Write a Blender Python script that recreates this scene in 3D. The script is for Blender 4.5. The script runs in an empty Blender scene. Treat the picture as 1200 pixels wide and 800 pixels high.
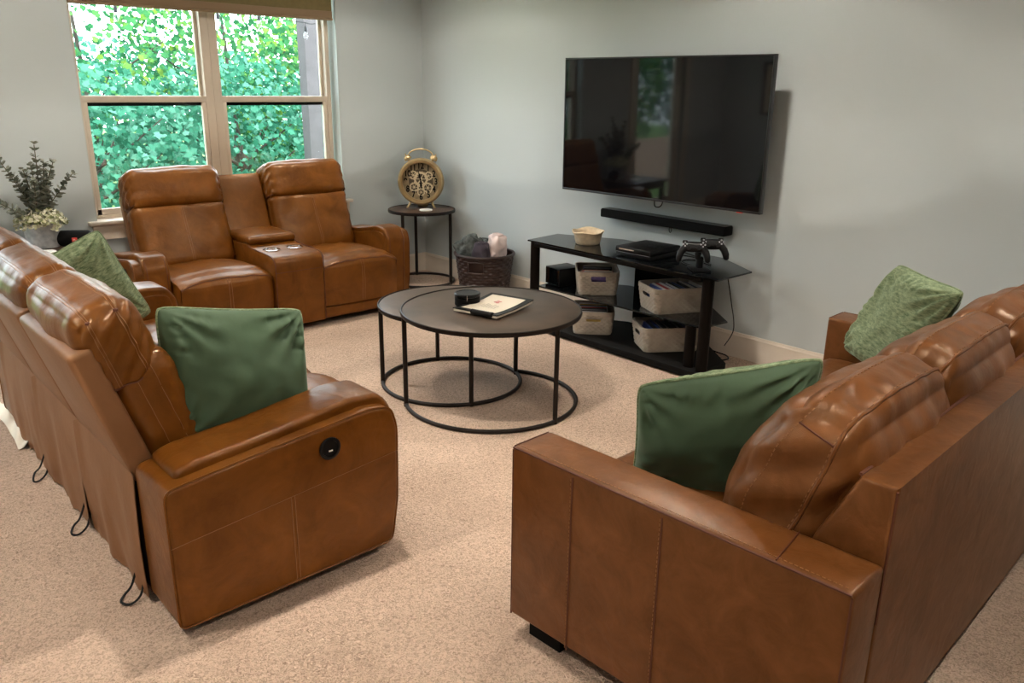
import bpy, bmesh, math, random
from mathutils import Vector, Matrix, noise
random.seed(7)
PI = math.pi
SC = bpy.context.scene
COL = SC.collection
V = Vector

# ------------------------------------------------------------------ camera
def setup_camera():
    yaw, pitch, roll, f = math.radians(42.297), math.radians(17.462), math.radians(0.772), 952.36
    fw = V((math.sin(yaw)*math.cos(pitch), math.cos(yaw)*math.cos(pitch), -math.sin(pitch)))
    r = V((math.cos(yaw), -math.sin(yaw), 0)); u = r.cross(fw)
    r2 = r*math.cos(roll) + u*math.sin(roll); u2 = -r*math.sin(roll) + u*math.cos(roll)
    m = Matrix((r2, u2, -fw)).transposed().to_4x4(); m.translation = V((-4.1604, -5.7110, 1.55))
    cd = bpy.data.cameras.new('camera'); cd.sensor_width = 36; cd.lens = f/1200*36; cd.clip_start = .05
    c = bpy.data.objects.new('camera', cd); COL.objects.link(c); c.matrix_world = m
    SC.camera = c
setup_camera()

# ------------------------------------------------------------------ sky, sun, exposure
SKY_STRENGTH = 10.0
SUN_STRENGTH = 10.0
CAN_POWER = 106.0
w = bpy.data.worlds.new('overcast_sky'); SC.world = w; w.use_nodes = True
w.node_tree.nodes['Background'].inputs[0].default_value = (.80, .93, 1.0, 1)
w.node_tree.nodes['Background'].inputs[1].default_value = SKY_STRENGTH
sd = bpy.data.lights.new('sun', 'SUN'); sd.energy = SUN_STRENGTH; sd.angle = .03; sd.color = (1, .96, .86)
so = bpy.data.objects.new('sun', sd); COL.objects.link(so)
so.rotation_euler = V((.12, .55, -.83)).to_track_quat('-Z', 'Y').to_euler()
SC.view_settings.view_transform = 'Standard'; SC.view_settings.look = 'None'
SC.view_settings.gamma = 1; SC.view_settings.use_curve_mapping = False
SC.view_settings.exposure = 0.0

# ------------------------------------------------------------------ materials
def mat(name, col, rough=.5, metal=0, var=0, vscale=6, bump=0, bscale=200, bdetail=2, sheen=0, coat=0, spec=.5,
        mottle=None, emit=None, bdist=.002, wave=None, trans=0, vdetail=4):
    m = bpy.data.materials.new(name); m.use_nodes = True
    nt = m.node_tree; N = nt.nodes; L = nt.links
    b = N['Principled BSDF']; b.inputs['Base Color'].default_value = (*col, 1)
    b.inputs['Roughness'].default_value = rough; b.inputs['Metallic'].default_value = metal
    b.inputs['Specular IOR Level'].default_value = spec
    if sheen: b.inputs['Sheen Weight'].default_value = sheen; b.inputs['Sheen Roughness'].default_value = .4; b.inputs['Sheen Tint'].default_value = (*[min(1, c*2+.2) for c in col], 1)
    if coat: b.inputs['Coat Weight'].default_value = coat; b.inputs['Coat Roughness'].default_value = .1
    if emit: b.inputs['Emission Color'].default_value = (*emit[0], 1); b.inputs['Emission Strength'].default_value = emit[1]
    if var or bump or mottle or wave:
        tc = N.new('ShaderNodeTexCoord')
    if var or mottle:
        n = N.new('ShaderNodeTexNoise'); n.inputs['Scale'].default_value = vscale; n.inputs['Detail'].default_value = vdetail
        L.new(tc.outputs['Object'], n.inputs['Vector'])
        r = N.new('ShaderNodeValToRGB'); L.new(n.outputs['Fac'], r.inputs['Fac'])
        lo = [c*(1-var) for c in col]; hi = [min(1, c*(1+var)) for c in col]
        if mottle: lo, hi = mottle
        r.color_ramp.elements[0].position = .3; r.color_ramp.elements[1].position = .7
        r.color_ramp.elements[0].color = (*lo, 1); r.color_ramp.elements[1].color = (*hi, 1)
        L.new(r.outputs['Color'], b.inputs['Base Color'])
    if bump:
        n2 = N.new('ShaderNodeTexNoise'); n2.inputs['Scale'].default_value = bscale; n2.inputs['Detail'].default_value = bdetail
        L.new(tc.outputs['Object'], n2.inputs['Vector'])
        bp = N.new('ShaderNodeBump'); bp.inputs['Strength'].default_value = bump; bp.inputs['Distance'].default_value = bdist
        L.new(n2.outputs['Fac'], bp.inputs['Height']); L.new(bp.outputs['Normal'], b.inputs['Normal'])
    return m

def leather(name, lo, hi, rough=.38, vscale=7, crease=.25):
    m = bpy.data.materials.new(name); m.use_nodes = True
    nt = m.node_tree; N = nt.nodes; L = nt.links; b = N['Principled BSDF']
    tc = N.new('ShaderNodeTexCoord')
    n = N.new('ShaderNodeTexNoise'); n.inputs['Scale'].default_value = vscale; n.inputs['Detail'].default_value = 6; n.inputs['Roughness'].default_value = .65
    n.inputs['Distortion'].default_value = .6
    L.new(tc.outputs['Object'], n.inputs['Vector'])
    r = N.new('ShaderNodeValToRGB'); L.new(n.outputs['Fac'], r.inputs['Fac'])
    r.color_ramp.elements[0].position = .32; r.color_ramp.elements[1].position = .72
    r.color_ramp.elements[0].color = (*lo, 1); r.color_ramp.elements[1].color = (*hi, 1)
    L.new(r.outputs['Color'], b.inputs['Base Color'])
    rr = N.new('ShaderNodeMapRange'); rr.inputs['To Min'].default_value = rough+.06; rr.inputs['To Max'].default_value = rough-.05
    L.new(n.outputs['Fac'], rr.inputs['Value']); L.new(rr.outputs['Result'], b.inputs['Roughness'])
    v = N.new('ShaderNodeTexVoronoi'); v.inputs['Scale'].default_value = 420; L.new(tc.outputs['Object'], v.inputs['Vector'])
    bp = N.new('ShaderNodeBump'); bp.inputs['Strength'].default_value = .18; bp.inputs['Distance'].default_value = .0008
    L.new(v.outputs['Distance'], bp.inputs['Height'])
    n3 = N.new('ShaderNodeTexNoise'); n3.inputs['Scale'].default_value = 16; n3.inputs['Detail'].default_value = 3; n3.inputs['Distortion'].default_value = 1.2
    L.new(tc.outputs['Object'], n3.inputs['Vector'])
    b2 = N.new('ShaderNodeBump'); b2.inputs['Strength'].default_value = crease; b2.inputs['Distance'].default_value = .012
    L.new(n3.outputs['Fac'], b2.inputs['Height']); L.new(bp.outputs['Normal'], b2.inputs['Normal'])
    L.new(b2.outputs['Normal'], b.inputs['Normal'])
    b.inputs['Specular IOR Level'].default_value = .45; b.inputs['Specular Tint'].default_value = (1, .78, .56, 1)
    return m

def carpet_mat():
    m = bpy.data.materials.new('carpet_pile_beige'); m.use_nodes = True
    nt = m.node_tree; N = nt.nodes; L = nt.links; b = N['Principled BSDF']
    tc = N.new('ShaderNodeTexCoord')
    v = N.new('ShaderNodeTexNoise'); v.inputs['Scale'].default_value = 95; v.inputs['Detail'].default_value = 3; v.inputs['Roughness'].default_value = .6; v.inputs['Distortion'].default_value = 1.5
    L.new(tc.outputs['Object'], v.inputs['Vector'])
    n = N.new('ShaderNodeTexNoise'); n.inputs['Scale'].default_value = 2.2; n.inputs['Detail'].default_value = 5; L.new(tc.outputs['Object'], n.inputs['Vector'])
    r = N.new('ShaderNodeValToRGB'); L.new(v.outputs['Fac'], r.inputs['Fac'])
    e = r.color_ramp.elements; e[0].position = .33; e[0].color = (.34, .232, .168, 1); e[1].position = .56; e[1].color = (.72, .53, .41, 1)
    mx = N.new('ShaderNodeMix'); mx.data_type = 'RGBA'; mx.blend_type = 'MULTIPLY'; mx.inputs[0].default_value = 1
    r2 = N.new('ShaderNodeValToRGB'); L.new(n.outputs['Fac'], r2.inputs['Fac'])
    r2.color_ramp.elements[0].position = .35; r2.color_ramp.elements[0].color = (.86, .84, .83, 1); r2.color_ramp.elements[1].position = .62; r2.color_ramp.elements[1].color = (1, 1, 1, 1)
    L.new(r.outputs['Color'], mx.inputs[6]); L.new(r2.outputs['Color'], mx.inputs[7]); L.new(mx.outputs[2], b.inputs['Base Color'])
    bp = N.new('ShaderNodeBump'); bp.inputs['Strength'].default_value = 1.0; bp.inputs['Distance'].default_value = .022
    L.new(v.outputs['Fac'], bp.inputs['Height']); L.new(bp.outputs['Normal'], b.inputs['Normal'])
    b.inputs['Roughness'].default_value = .95; b.inputs['Specular IOR Level'].default_value = .1
    b.inputs['Sheen Weight'].default_value = .25; b.inputs['Sheen Tint'].default_value = (.9, .75, .6, 1)
    return m

def glass_mat(name, tint=(1, 1, 1), refl=1.0):
    m = bpy.data.materials.new(name); m.use_nodes = True
    nt = m.node_tree; N = nt.nodes; L = nt.links; N.remove(N['Principled BSDF'])
    t = N.new('ShaderNodeBsdfTransparent'); t.inputs[0].default_value = (*tint, 1)
    g = N.new('ShaderNodeBsdfGlossy'); g.inputs['Roughness'].default_value = .01
    fr = N.new('ShaderNodeLayerWeight'); pw = N.new('ShaderNodeMath'); pw.operation = 'POWER'; pw.inputs[1].default_value = 5; L.new(fr.outputs['Facing'], pw.inputs[0])
    mm = N.new('ShaderNodeMath'); mm.operation = 'MULTIPLY_ADD'; mm.inputs[1].default_value = .9*refl; mm.inputs[2].default_value = .04*refl; L.new(pw.outputs[0], mm.inputs[0])
    mx = N.new('ShaderNodeMixShader'); L.new(mm.outputs[0], mx.inputs[0]); L.new(t.outputs[0], mx.inputs[1]); L.new(g.outputs[0], mx.inputs[2])
    L.new(mx.outputs[0], N['Material Output'].inputs[0]); return m

def leaf_mat(name, cols, trans=.45):
    m = bpy.data.materials.new(name); m.use_nodes = True
    nt = m.node_tree; N = nt.nodes; L = nt.links; N.remove(N['Principled BSDF'])
    g = N.new('ShaderNodeNewGeometry'); r = N.new('ShaderNodeValToRGB'); L.new(g.outputs['Random Per Island'], r.inputs['Fac'])
    r.color_ramp.elements[0].color = (*cols[0], 1); r.color_ramp.elements[1].color = (*cols[-1], 1)
    for i, c in enumerate(cols[1:-1]):
        e = r.color_ramp.elements.new((i+1)/(len(cols)-1)); e.color = (*c, 1)
    d = N.new('ShaderNodeBsdfDiffuse'); t = N.new('ShaderNodeBsdfTranslucent')
    L.new(r.outputs[0], d.inputs[0]); L.new(r.outputs[0], t.inputs[0])
    mx = N.new('ShaderNodeMixShader'); mx.inputs[0].default_value = trans
    L.new(d.outputs[0], mx.inputs[1]); L.new(t.outputs[0], mx.inputs[2]); L.new(mx.outputs[0], N['Material Output'].inputs[0]); return m

M = {}
M['leather'] = leather('caramel_leather', (.106, .031, .0025), (.208, .071, .010), .33, 6, .14)
M['leather_back'] = leather('lit_tan_leatherette', (.21, .095, .040), (.26, .122, .056), .48, 4, .10)  # flaps' own tan; on back shells the lighter tone is painted-in light
M['leather_dark'] = leather('saddle_leather', (.100, .032, .006), (.185, .067, .020), .36, 9, .13)
M['stitch'] = mat('tan_thread', (.27, .125, .045), .6)
M['seam'] = mat('dark_seam', (.11, .03, .012), .6)
M['black_cloth'] = mat('black_cloth', (.008, .008, .009), .9)
M['black_plastic'] = mat('black_plastic', (.006, .006, .0065), .33, spec=.22)
M['black_matte'] = mat('black_matte', (.005, .0047, .0045), .6, spec=.1)
M['black_metal'] = mat('dark_bronze_metal', (.016, .011, .009), .42, .3, spec=.3, bump=.1, bscale=300)
M['wall'] = mat('grey_wall_paint', (.51, .56, .57), .55, bump=.10, bscale=160, bdist=.001, spec=.3)
M['ceiling'] = mat('ceiling_paint', (.66, .66, .64), .9)
M['trim'] = mat('cream_trim_paint', (.70, .62, .53), .4)
M['frame'] = mat('window_vinyl_tan', (.54, .46, .37), .45)
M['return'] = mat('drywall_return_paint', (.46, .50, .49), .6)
M['carpet'] = carpet_mat()
M['glass'] = glass_mat('window_glass', (1, 1, 1), 1)
M['shade'] = mat('tan_woven_shade', (.20, .155, .065), .9, bump=.4, bscale=400, var=.08, vscale=30)
M['shade_edge'] = mat('shade_rail_tan', (.27, .18, .105), .7)
M['velvet'] = mat('green_velvet', (.050, .092, .046), .75, sheen=.6, var=.12, vscale=5, bump=.1, bscale=60, bdist=.004)
M['screen'] = mat('black_screen', (.004, .004, .005), .045, spec=.5); M['screen'].node_tree.nodes['Principled BSDF'].inputs['IOR'].default_value = 1.42
M['bezel'] = mat('dark_bezel', (.03, .03, .033), .3, .5)
M['smoked'] = mat('black_shelf_glass', (.004, .005, .006), .03, spec=.42)
M['post'] = mat('black_satin_post', (.004, .0028, .0022), .35, 0, spec=.10)
M['cream'] = mat('cream_stoneware', (.72, .58, .40), .5, var=.12, vscale=40)
M['gold'] = mat('aged_gold', (.50, .365, .19), .33, .75, var=.18, vscale=14)
M['clock_face'] = mat('clock_face', (.085, .062, .036), .6, var=.3, vscale=30); M['clock_ring'] = mat('clock_numeral_ring', (.30, .225, .13), .5, var=.2, vscale=30)
M['gear'] = mat('gear_brass', (.66, .55, .36), .45, .2)
M['white'] = mat('white_stone', (.86, .83, .78), .5)
M['paper'] = mat('paper_cream', (.74, .66, .54), .7)
M['ink'] = mat('ink_grey', (.22, .18, .16), .7)
M['wicker_dark'] = mat('dark_brown_weave', (.026, .011, .009), .45, var=.25, vscale=60)
M['blanket_grey'] = mat('charcoal_blanket', (.030, .036, .036), .95, sheen=.3, mottle=((.012, .016, .016), (.10, .11, .105)), vscale=30, bump=.5, bscale=90, bdist=.006)
M['blanket_purple'] = mat('plum_grey_blanket', (.052, .040, .054), .95, sheen=.3, bump=.4, bscale=120, bdist=.005)
M['blanket_pink'] = mat('pale_pink_blanket', (.72, .58, .55), .95, sheen=.2, bump=.5, bscale=90, bdist=.006)
M['bin'] = mat('taupe_plastic_weave', (.36, .31, .255), .5, var=.10, vscale=30)
M['table_top'] = mat('bronze_table_top', (.105, .072, .052), .40, .3, mottle=((.085, .062, .048), (.17, .12, .088)), vscale=4, bump=.25, bscale=70, bdist=.001)
M['side_top'] = mat('dark_wood_top', (.060, .033, .022), .35, var=.25, vscale=8)
M['steel'] = mat('galvanised_steel', (.45, .46, .47), .42, .3, mottle=((.30, .31, .33), (.55, .56, .57)), vscale=28)
M['chrome'] = mat('chrome', (.75, .75, .75), .12, 1)
M['red'] = mat('red_badge', (.75, .05, .04), .4)
M['speaker_mesh'] = mat('speaker_cloth', (.006, .006, .0065), .85, spec=.15, bump=.4, bscale=500)
M['euc'] = leaf_mat('eucalyptus_leaf', [(.15, .17, .13), (.27, .28, .23), (.38, .38, .32)], .15)
M['stem'] = mat('plant_stem', (.12, .10, .06), .8)
M['filler'] = leaf_mat('filler_leaf', [(.20, .23, .09), (.52, .50, .34), (.80, .77, .66)], .2)
M['tree1'] = leaf_mat('maple_leaf_green', [(.014, .075, .030), (.036, .15, .06), (.065, .21, .07), (.18, .28, .04)], .5)
M['tree2'] = leaf_mat('maple_leaf_blue_green', [(.016, .09, .052), (.045, .18, .115), (.11, .27, .20)], .5)
M['bark'] = mat('bark', (.028, .022, .016), .9, var=.3, vscale=10)
M['grass'] = mat('lawn', (.07, .15, .03), .95, var=.4, vscale=12)
M['post_wood'] = mat('weathered_post_wood', (.050, .044, .047), .8, var=.18, vscale=8)
M['fence'] = mat('fence_wood', (.34, .23, .18), .8, var=.15, vscale=6)
M['bulb'] = mat('clear_bulb', (.85, .88, .85), .1)
M['lens'] = mat('lamp_lens', (.9, .85, .75), .5, emit=((1, .80, .58), 14))
M['case_white'] = mat('case_white', (.72, .70, .68), .35)
M['case_blue'] = mat('case_blue', (.03, .06, .22), .35)
M['case_black'] = mat('case_black', (.012, .012, .014), .3)
M['case_red'] = mat('case_red', (.42, .04, .04), .35)
M['case_grey'] = mat('case_grey', (.28, .28, .30), .35)
M['print_pink'] = mat('print_pink', (.55, .20, .18), .5, var=.4, vscale=25)
M['print_yellow'] = mat('print_yellow', (.62, .42, .10), .5)
M['purple'] = mat('purple_tag', (.09, .06, .20), .5)

def chenille():
    m = bpy.data.materials.new('green_chenille'); m.use_nodes = True
    nt = m.node_tree; N = nt.nodes; L = nt.links; b = N['Principled BSDF']
    tc = N.new('ShaderNodeTexCoord'); mp = N.new('ShaderNodeMapping'); mp.inputs['Scale'].default_value = (1, 3.2, 1)
    L.new(tc.outputs['Object'], mp.inputs[0])
    n = N.new('ShaderNodeTexNoise'); n.inputs['Scale'].default_value = 38; n.inputs['Detail'].default_value = 6; n.inputs['Roughness'].default_value = .8
    L.new(mp.outputs[0], n.inputs['Vector'])
    r = N.new('ShaderNodeValToRGB'); L.new(n.outputs['Fac'], r.inputs['Fac']); e = r.color_ramp.elements
    e[0].position = .36; e[0].color = (.055, .105, .042, 1); e[1].position = .66; e[1].color = (.36, .43, .25, 1)
    L.new(r.outputs[0], b.inputs['Base Color'])
    bp = N.new('ShaderNodeBump'); bp.inputs['Strength'].default_value = .7; bp.inputs['Distance'].default_value = .006
    L.new(n.outputs['Fac'], bp.inputs['Height']); L.new(bp.outputs['Normal'], b.inputs['Normal'])
    b.inputs['Roughness'].default_value = .9; b.inputs['Sheen Weight'].default_value = .35; b.inputs['Sheen Tint'].default_value = (.7, .85, .6, 1)
    return m
M['chenille'] = chenille()

# ------------------------------------------------------------------ geometry helpers
TINY = {'seam', 'side_seam', 'stitching', 'piping', 'text_lines', 'leaf_spray', 'printed_emblem', 'tuck'}
class MB:
    def __init__(s): s.v = []; s.f = []
    def add(s, vs, fs):
        o = len(s.v); s.v += [tuple(x) for x in vs]; s.f += [tuple(i+o for i in f) for f in fs]; return s
    def bm(s, b, mtx=None):
        b.verts.index_update(); s.add([(mtx @ x.co if mtx else x.co) for x in b.verts], [[l.index for l in f.verts] for f in b.faces]); b.free(); return s
    def box(s, lo, hi, bev=0, seg=2, mtx=None):
        b = bmesh.new(); bmesh.ops.create_cube(b, size=1)
        for x in b.verts: x.co = V([(lo[i]+hi[i])/2 + x.co[i]*(hi[i]-lo[i]) for i in range(3)])
        if bev: bmesh.ops.bevel(b, geom=list(b.edges), offset=bev, segments=seg, affect='EDGES', profile=.5)
        return s.bm(b, mtx)
    def prism(s, poly, axis, a0, a1, bev=0, seg=3, mtx=None):
        """poly of 2-D points extruded along axis ('x': (y,z), 'y': (x,z), 'z': (x,y)) from a0 to a1"""
        b = bmesh.new()
        def P(p, a): return {'x': (a, p[0], p[1]), 'y': (p[0], a, p[1]), 'z': (p[0], p[1], a)}[axis]
        A = [b.verts.new(P(p, a0)) for p in poly]; B = [b.verts.new(P(p, a1)) for p in poly]; n = len(poly)
        b.faces.new(A); b.faces.new(B[::-1])
        for i in range(n): b.faces.new((A[i], B[i], B[(i+1) % n], A[(i+1) % n]))
        bmesh.ops.recalc_face_normals(b, faces=list(b.faces))
        if bev:
            ee = [e for e in b.edges if all(v in A for v in e.verts) or all(v in B for v in e.verts)]
            bmesh.ops.bevel(b, geom=ee, offset=bev, segments=seg, affect='EDGES', profile=.5)
        return s.bm(b, mtx)
    def tube(s, path, r, n=6, closed=False, caps=True):
        P = [V(p) for p in path]; k = len(P); rings = []; up = None
        for i in range(k):
            if closed: t = P[(i+1) % k] - P[i-1]
            else: t = P[min(i+1, k-1)] - P[max(i-1, 0)]
            if t.length < 1e-9: t = V((0, 0, 1))
            t.normalize()
            if up is None:
                up = t.orthogonal().normalized()
            else:
                up = up - t*up.dot(t)
                if up.length < 1e-6: up = t.orthogonal()
                up.normalize()
            q = t.cross(up); rr = r(i/(max(1, k-1))) if callable(r) else r
            rings.append([P[i] + (up*math.cos(2*PI*j/n) + q*math.sin(2*PI*j/n))*rr for j in range(n)])
        vs = [p for R in rings for p in R]; fs = []
        for i in range(k if closed else k-1):
            a = i*n; b = ((i+1) % k)*n
            for j in range(n): fs.append((a+j, a+(j+1) % n, b+(j+1) % n, b+j))
        if caps and not closed:
            fs.append(tuple(range(n-1, -1, -1))); fs.append(tuple((k-1)*n+j for j in range(n)))
        return s.add(vs, fs)
    def lathe(s, prof, n=32, c=(0, 0, 0), axis='z', fn=None, open_=False):
        vs = []; k = len(prof)
        for i, (r, z) in enumerate(prof):
            for j in range(n):
                a = 2*PI*j/n; rr = fn(a, i, r) if fn else r
                p = (rr*math.cos(a), rr*math.sin(a), z)
                if axis == 'y': p = (p[0], p[2], p[1])
                if axis == 'x': p = (p[2], p[0], p[1])
                vs.append((p[0]+c[0], p[1]+c[1], p[2]+c[2]))
        fs = []
        for i in range(k-1):
            for j in range(n): fs.append((i*n+j, i*n+(j+1) % n, (i+1)*n+(j+1) % n, (i+1)*n+j))
        loop = prof[0] == prof[-1] or open_
        if prof[0][0] > 1e-6 and not loop: fs.append(tuple(range(n-1, -1, -1)))
        if prof[-1][0] > 1e-6 and not loop: fs.append(tuple((k-1)*n+j for j in range(n)))
        return s.add(vs, fs)
    def grid(s, fn, nu, nv, flip=False):
        vs = [fn(i/(nu-1), j/(nv-1)) for i in range(nu) for j in range(nv)]
        fs = [((i*nv+j), ((i+1)*nv+j), ((i+1)*nv+j+1), (i*nv+j+1)) for i in range(nu-1) for j in range(nv-1)]
        if flip: fs = [f[::-1] for f in fs]
        return s.add(vs, fs)
    def xf(s, mtx):
        s.v = [tuple(mtx @ V(p)) for p in s.v]; return s
    def build(s, name, m, parent=None, smooth=True, ang=42, kind=None, label=None, recalc=True, weld=False):
        me = bpy.data.meshes.new(name); me.from_pydata(s.v, [], s.f); me.update()
        if recalc or weld:
            b = bmesh.new(); b.from_mesh(me)
            if weld: bmesh.ops.remove_doubles(b, verts=b.verts, dist=1e-5)
            if recalc: bmesh.ops.recalc_face_normals(b, faces=list(b.faces))
            b.to_mesh(me); b.free()
        if smooth:
            me.shade_smooth()
            if ang: me.set_sharp_from_angle(angle=math.radians(ang))
        me.materials.append(M[m] if isinstance(m, str) else m)
        o = bpy.data.objects.new(name, me); COL.objects.link(o)
        if parent: o.parent = parent
        if kind is None and parent and name in TINY: kind = 'stuff'
        if kind: o['kind'] = kind
        if label: o['label'] = label
        return o

def spline(pts, k=6):
    P = [V(p) for p in pts]; out = []
    for i in range(len(P)-1):
        p0, p1, p2, p3 = P[max(i-1, 0)], P[i], P[i+1], P[min(i+2, len(P)-1)]
        for j in range(k):
            t = j/k; out.append(.5*((2*p1)+(p2-p0)*t+(2*p0-5*p1+4*p2-p3)*t*t+(3*p1-p0-3*p2+p3)*t**3))
    return out+[P[-1]]
def mesh_only(mb, name, m, ang=42):
    o = mb.build(name, m, ang=ang); me = o.data; bpy.data.objects.remove(o); return me
def inst(name, me, parent=None, loc=(0, 0, 0), rot=None):
    o = bpy.data.objects.new(name, me); COL.objects.link(o); o.parent = parent; o.location = loc
    if rot: o.rotation_euler = rot
    return o

def thing(name, label, cat, loc=(0, 0, 0), rotz=0, group=None, mtx=None):
    o = bpy.data.objects.new(name, None); COL.objects.link(o); o.empty_display_size = .1
    if mtx is not None: o.matrix_world = mtx
    else: o.location = loc; o.rotation_euler = (0, 0, rotz)
    o['label'] = label; o['category'] = cat
    if group: o['group'] = group
    return o
def tag(o, label, cat, group=None):
    o['label'] = label; o['category'] = cat
    if group: o['group'] = group
    return o
def struct(o): o['kind'] = 'structure'; return o

class Cushion:
    """soft box: unit-cube point -> rounded, bulged, wrinkled surface point"""
    def __init__(s, half, r, bulge=(0, 0, 0), n=(20, 10, 14), post=None):
        s.h = half; s.r = r; s.b = bulge; s.n = n; s.post = post
    def map(s, a, b, c, off=0):
        h = s.h; r = s.r
        p = V((a*h[0], b*h[1], c*h[2])); q = V([max(-(h[i]-min(r, h[i])), min(h[i]-min(r, h[i]), p[i])) for i in range(3)])
        d = p - q
        if d.length > 1e-9: d.normalize()
        p = q + d*(min(r, min(h)))
        nx, ny, nz = abs(a) > .999, abs(b) > .999, abs(c) > .999
        f = lambda t: max(0, 1-abs(t)**2.2)
        p.x += math.copysign(s.b[0]*f(b)*f(c), a)*abs(a)**3
        p.y += math.copysign(s.b[1]*f(a)*f(c), b)*abs(b)**3
        p.z += math.copysign(s.b[2]*f(a)*f(b), c)*abs(c)**3
        nrm = d if d.length > .5 else V((a if nx else 0, b if ny else 0, c if nz else 0))
        if nrm.length > 0: nrm = nrm.normalized()
        if s.post: p = s.post(p, nrm, a, b, c)
        return p + nrm*off
    def mesh(s, mb=None):
        mb = mb or MB(); nx, ny, nz = s.n
        def sp(t): # denser towards edges
            u = 2*t-1; return .55*u + .45*math.sin(u*PI/2)
        mb.grid(lambda u, v: s.map(sp(u), -1, sp(v)), nx, nz); mb.grid(lambda u, v: s.map(sp(u), 1, sp(v)), nx, nz, True)
        mb.grid(lambda u, v: s.map(sp(u), sp(v), 1), nx, ny); mb.grid(lambda u, v: s.map(sp(u), sp(v), -1), nx, ny, True)
        mb.grid(lambda u, v: s.map(1, sp(u), sp(v)), ny, nz); mb.grid(lambda u, v: s.map(-1, sp(u), sp(v)), ny, nz, True)
        return mb
    def path(s, pts, n=24, off=.0005):
        out = []
        for (p, q) in zip(pts[:-1], pts[1:]):
            for i in range(n): out.append(s.map(*[p[k]+(q[k]-p[k])*i/n for k in range(3)], off))
        out.append(s.map(*pts[-1], off)); return out
def wob(p, sc, amp, seed=0):
    return noise.noise(V((p[0]*sc+seed*7.3, p[1]*sc+seed*3.1, p[2]*sc+seed)))*amp

# ------------------------------------------------------------------ room shell
XL, YB, ZC = -5.35, -8.2, 2.6
OX0, OX1, OZ0, OZ1 = -2.626, -.783, .655, 2.36       # window opening
DX0, DX1, DZ1 = -4.45, -3.50, 2.10                    # glass door on the window wall, left of the frame
def wall_panel(mb, x0, x1, z0, z1): mb.box((x0, 0, z0), (x1, .16, z1))
def room():
    f = MB().box((XL-.16, YB-.16, -.08), (.16, .16, 0)).build('floor', 'carpet', smooth=False); struct(f)
    struct(MB().box((XL-.16, YB-.16, ZC), (.16, .16, ZC+.1)).build('ceiling', 'ceiling', smooth=False))
    mb = MB()
    for a in [(XL-.16, DX0, 0, ZC), (DX0, DX1, DZ1, ZC), (DX1, OX0, 0, ZC), (OX0, OX1, 0, OZ0), (OX0, OX1, OZ1, ZC), (OX1, .16, 0, ZC)]: wall_panel(mb, *a)
    struct(mb.build('wall_window', 'wall', smooth=False))
    struct(MB().box((0, YB, 0), (.16, 0, ZC)).build('wall_right', 'wall', smooth=False))
    struct(MB().box((XL-.16, YB, 0), (XL, 0, ZC)).build('wall_left', 'wall', smooth=False))
    struct(MB().box((XL-.16, YB-.16, 0), (.16, YB, ZC)).build('wall_back', 'wall', smooth=False))
    prof = [(0, 0), (-.016, 0), (-.016, .105), (-.0125, .118), (-.0125, .134), (-.008, .142), (-.006, .152), (0, .152)]
    struct(MB().prism([(p[0], p[1]) for p in prof], 'y', YB, 0).build('baseboard_right', 'trim', ang=25))
    mb = MB()
    for a, b in [(XL, DX0-.09), (DX1+.09, 0)]: mb.prism([(p[0], p[1]) for p in prof], 'x', a, b)
    struct(mb.build('baseboard_window', 'trim', ang=25))
    struct(MB().prism([(XL-p[0], p[1]) for p in prof], 'y', YB, 0).build('baseboard_left', 'trim', ang=25))
    struct(MB().prism([(YB-p[0], p[1]) for p in prof], 'x', XL, 0).build('baseboard_back', 'trim', ang=25))
room()

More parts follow.
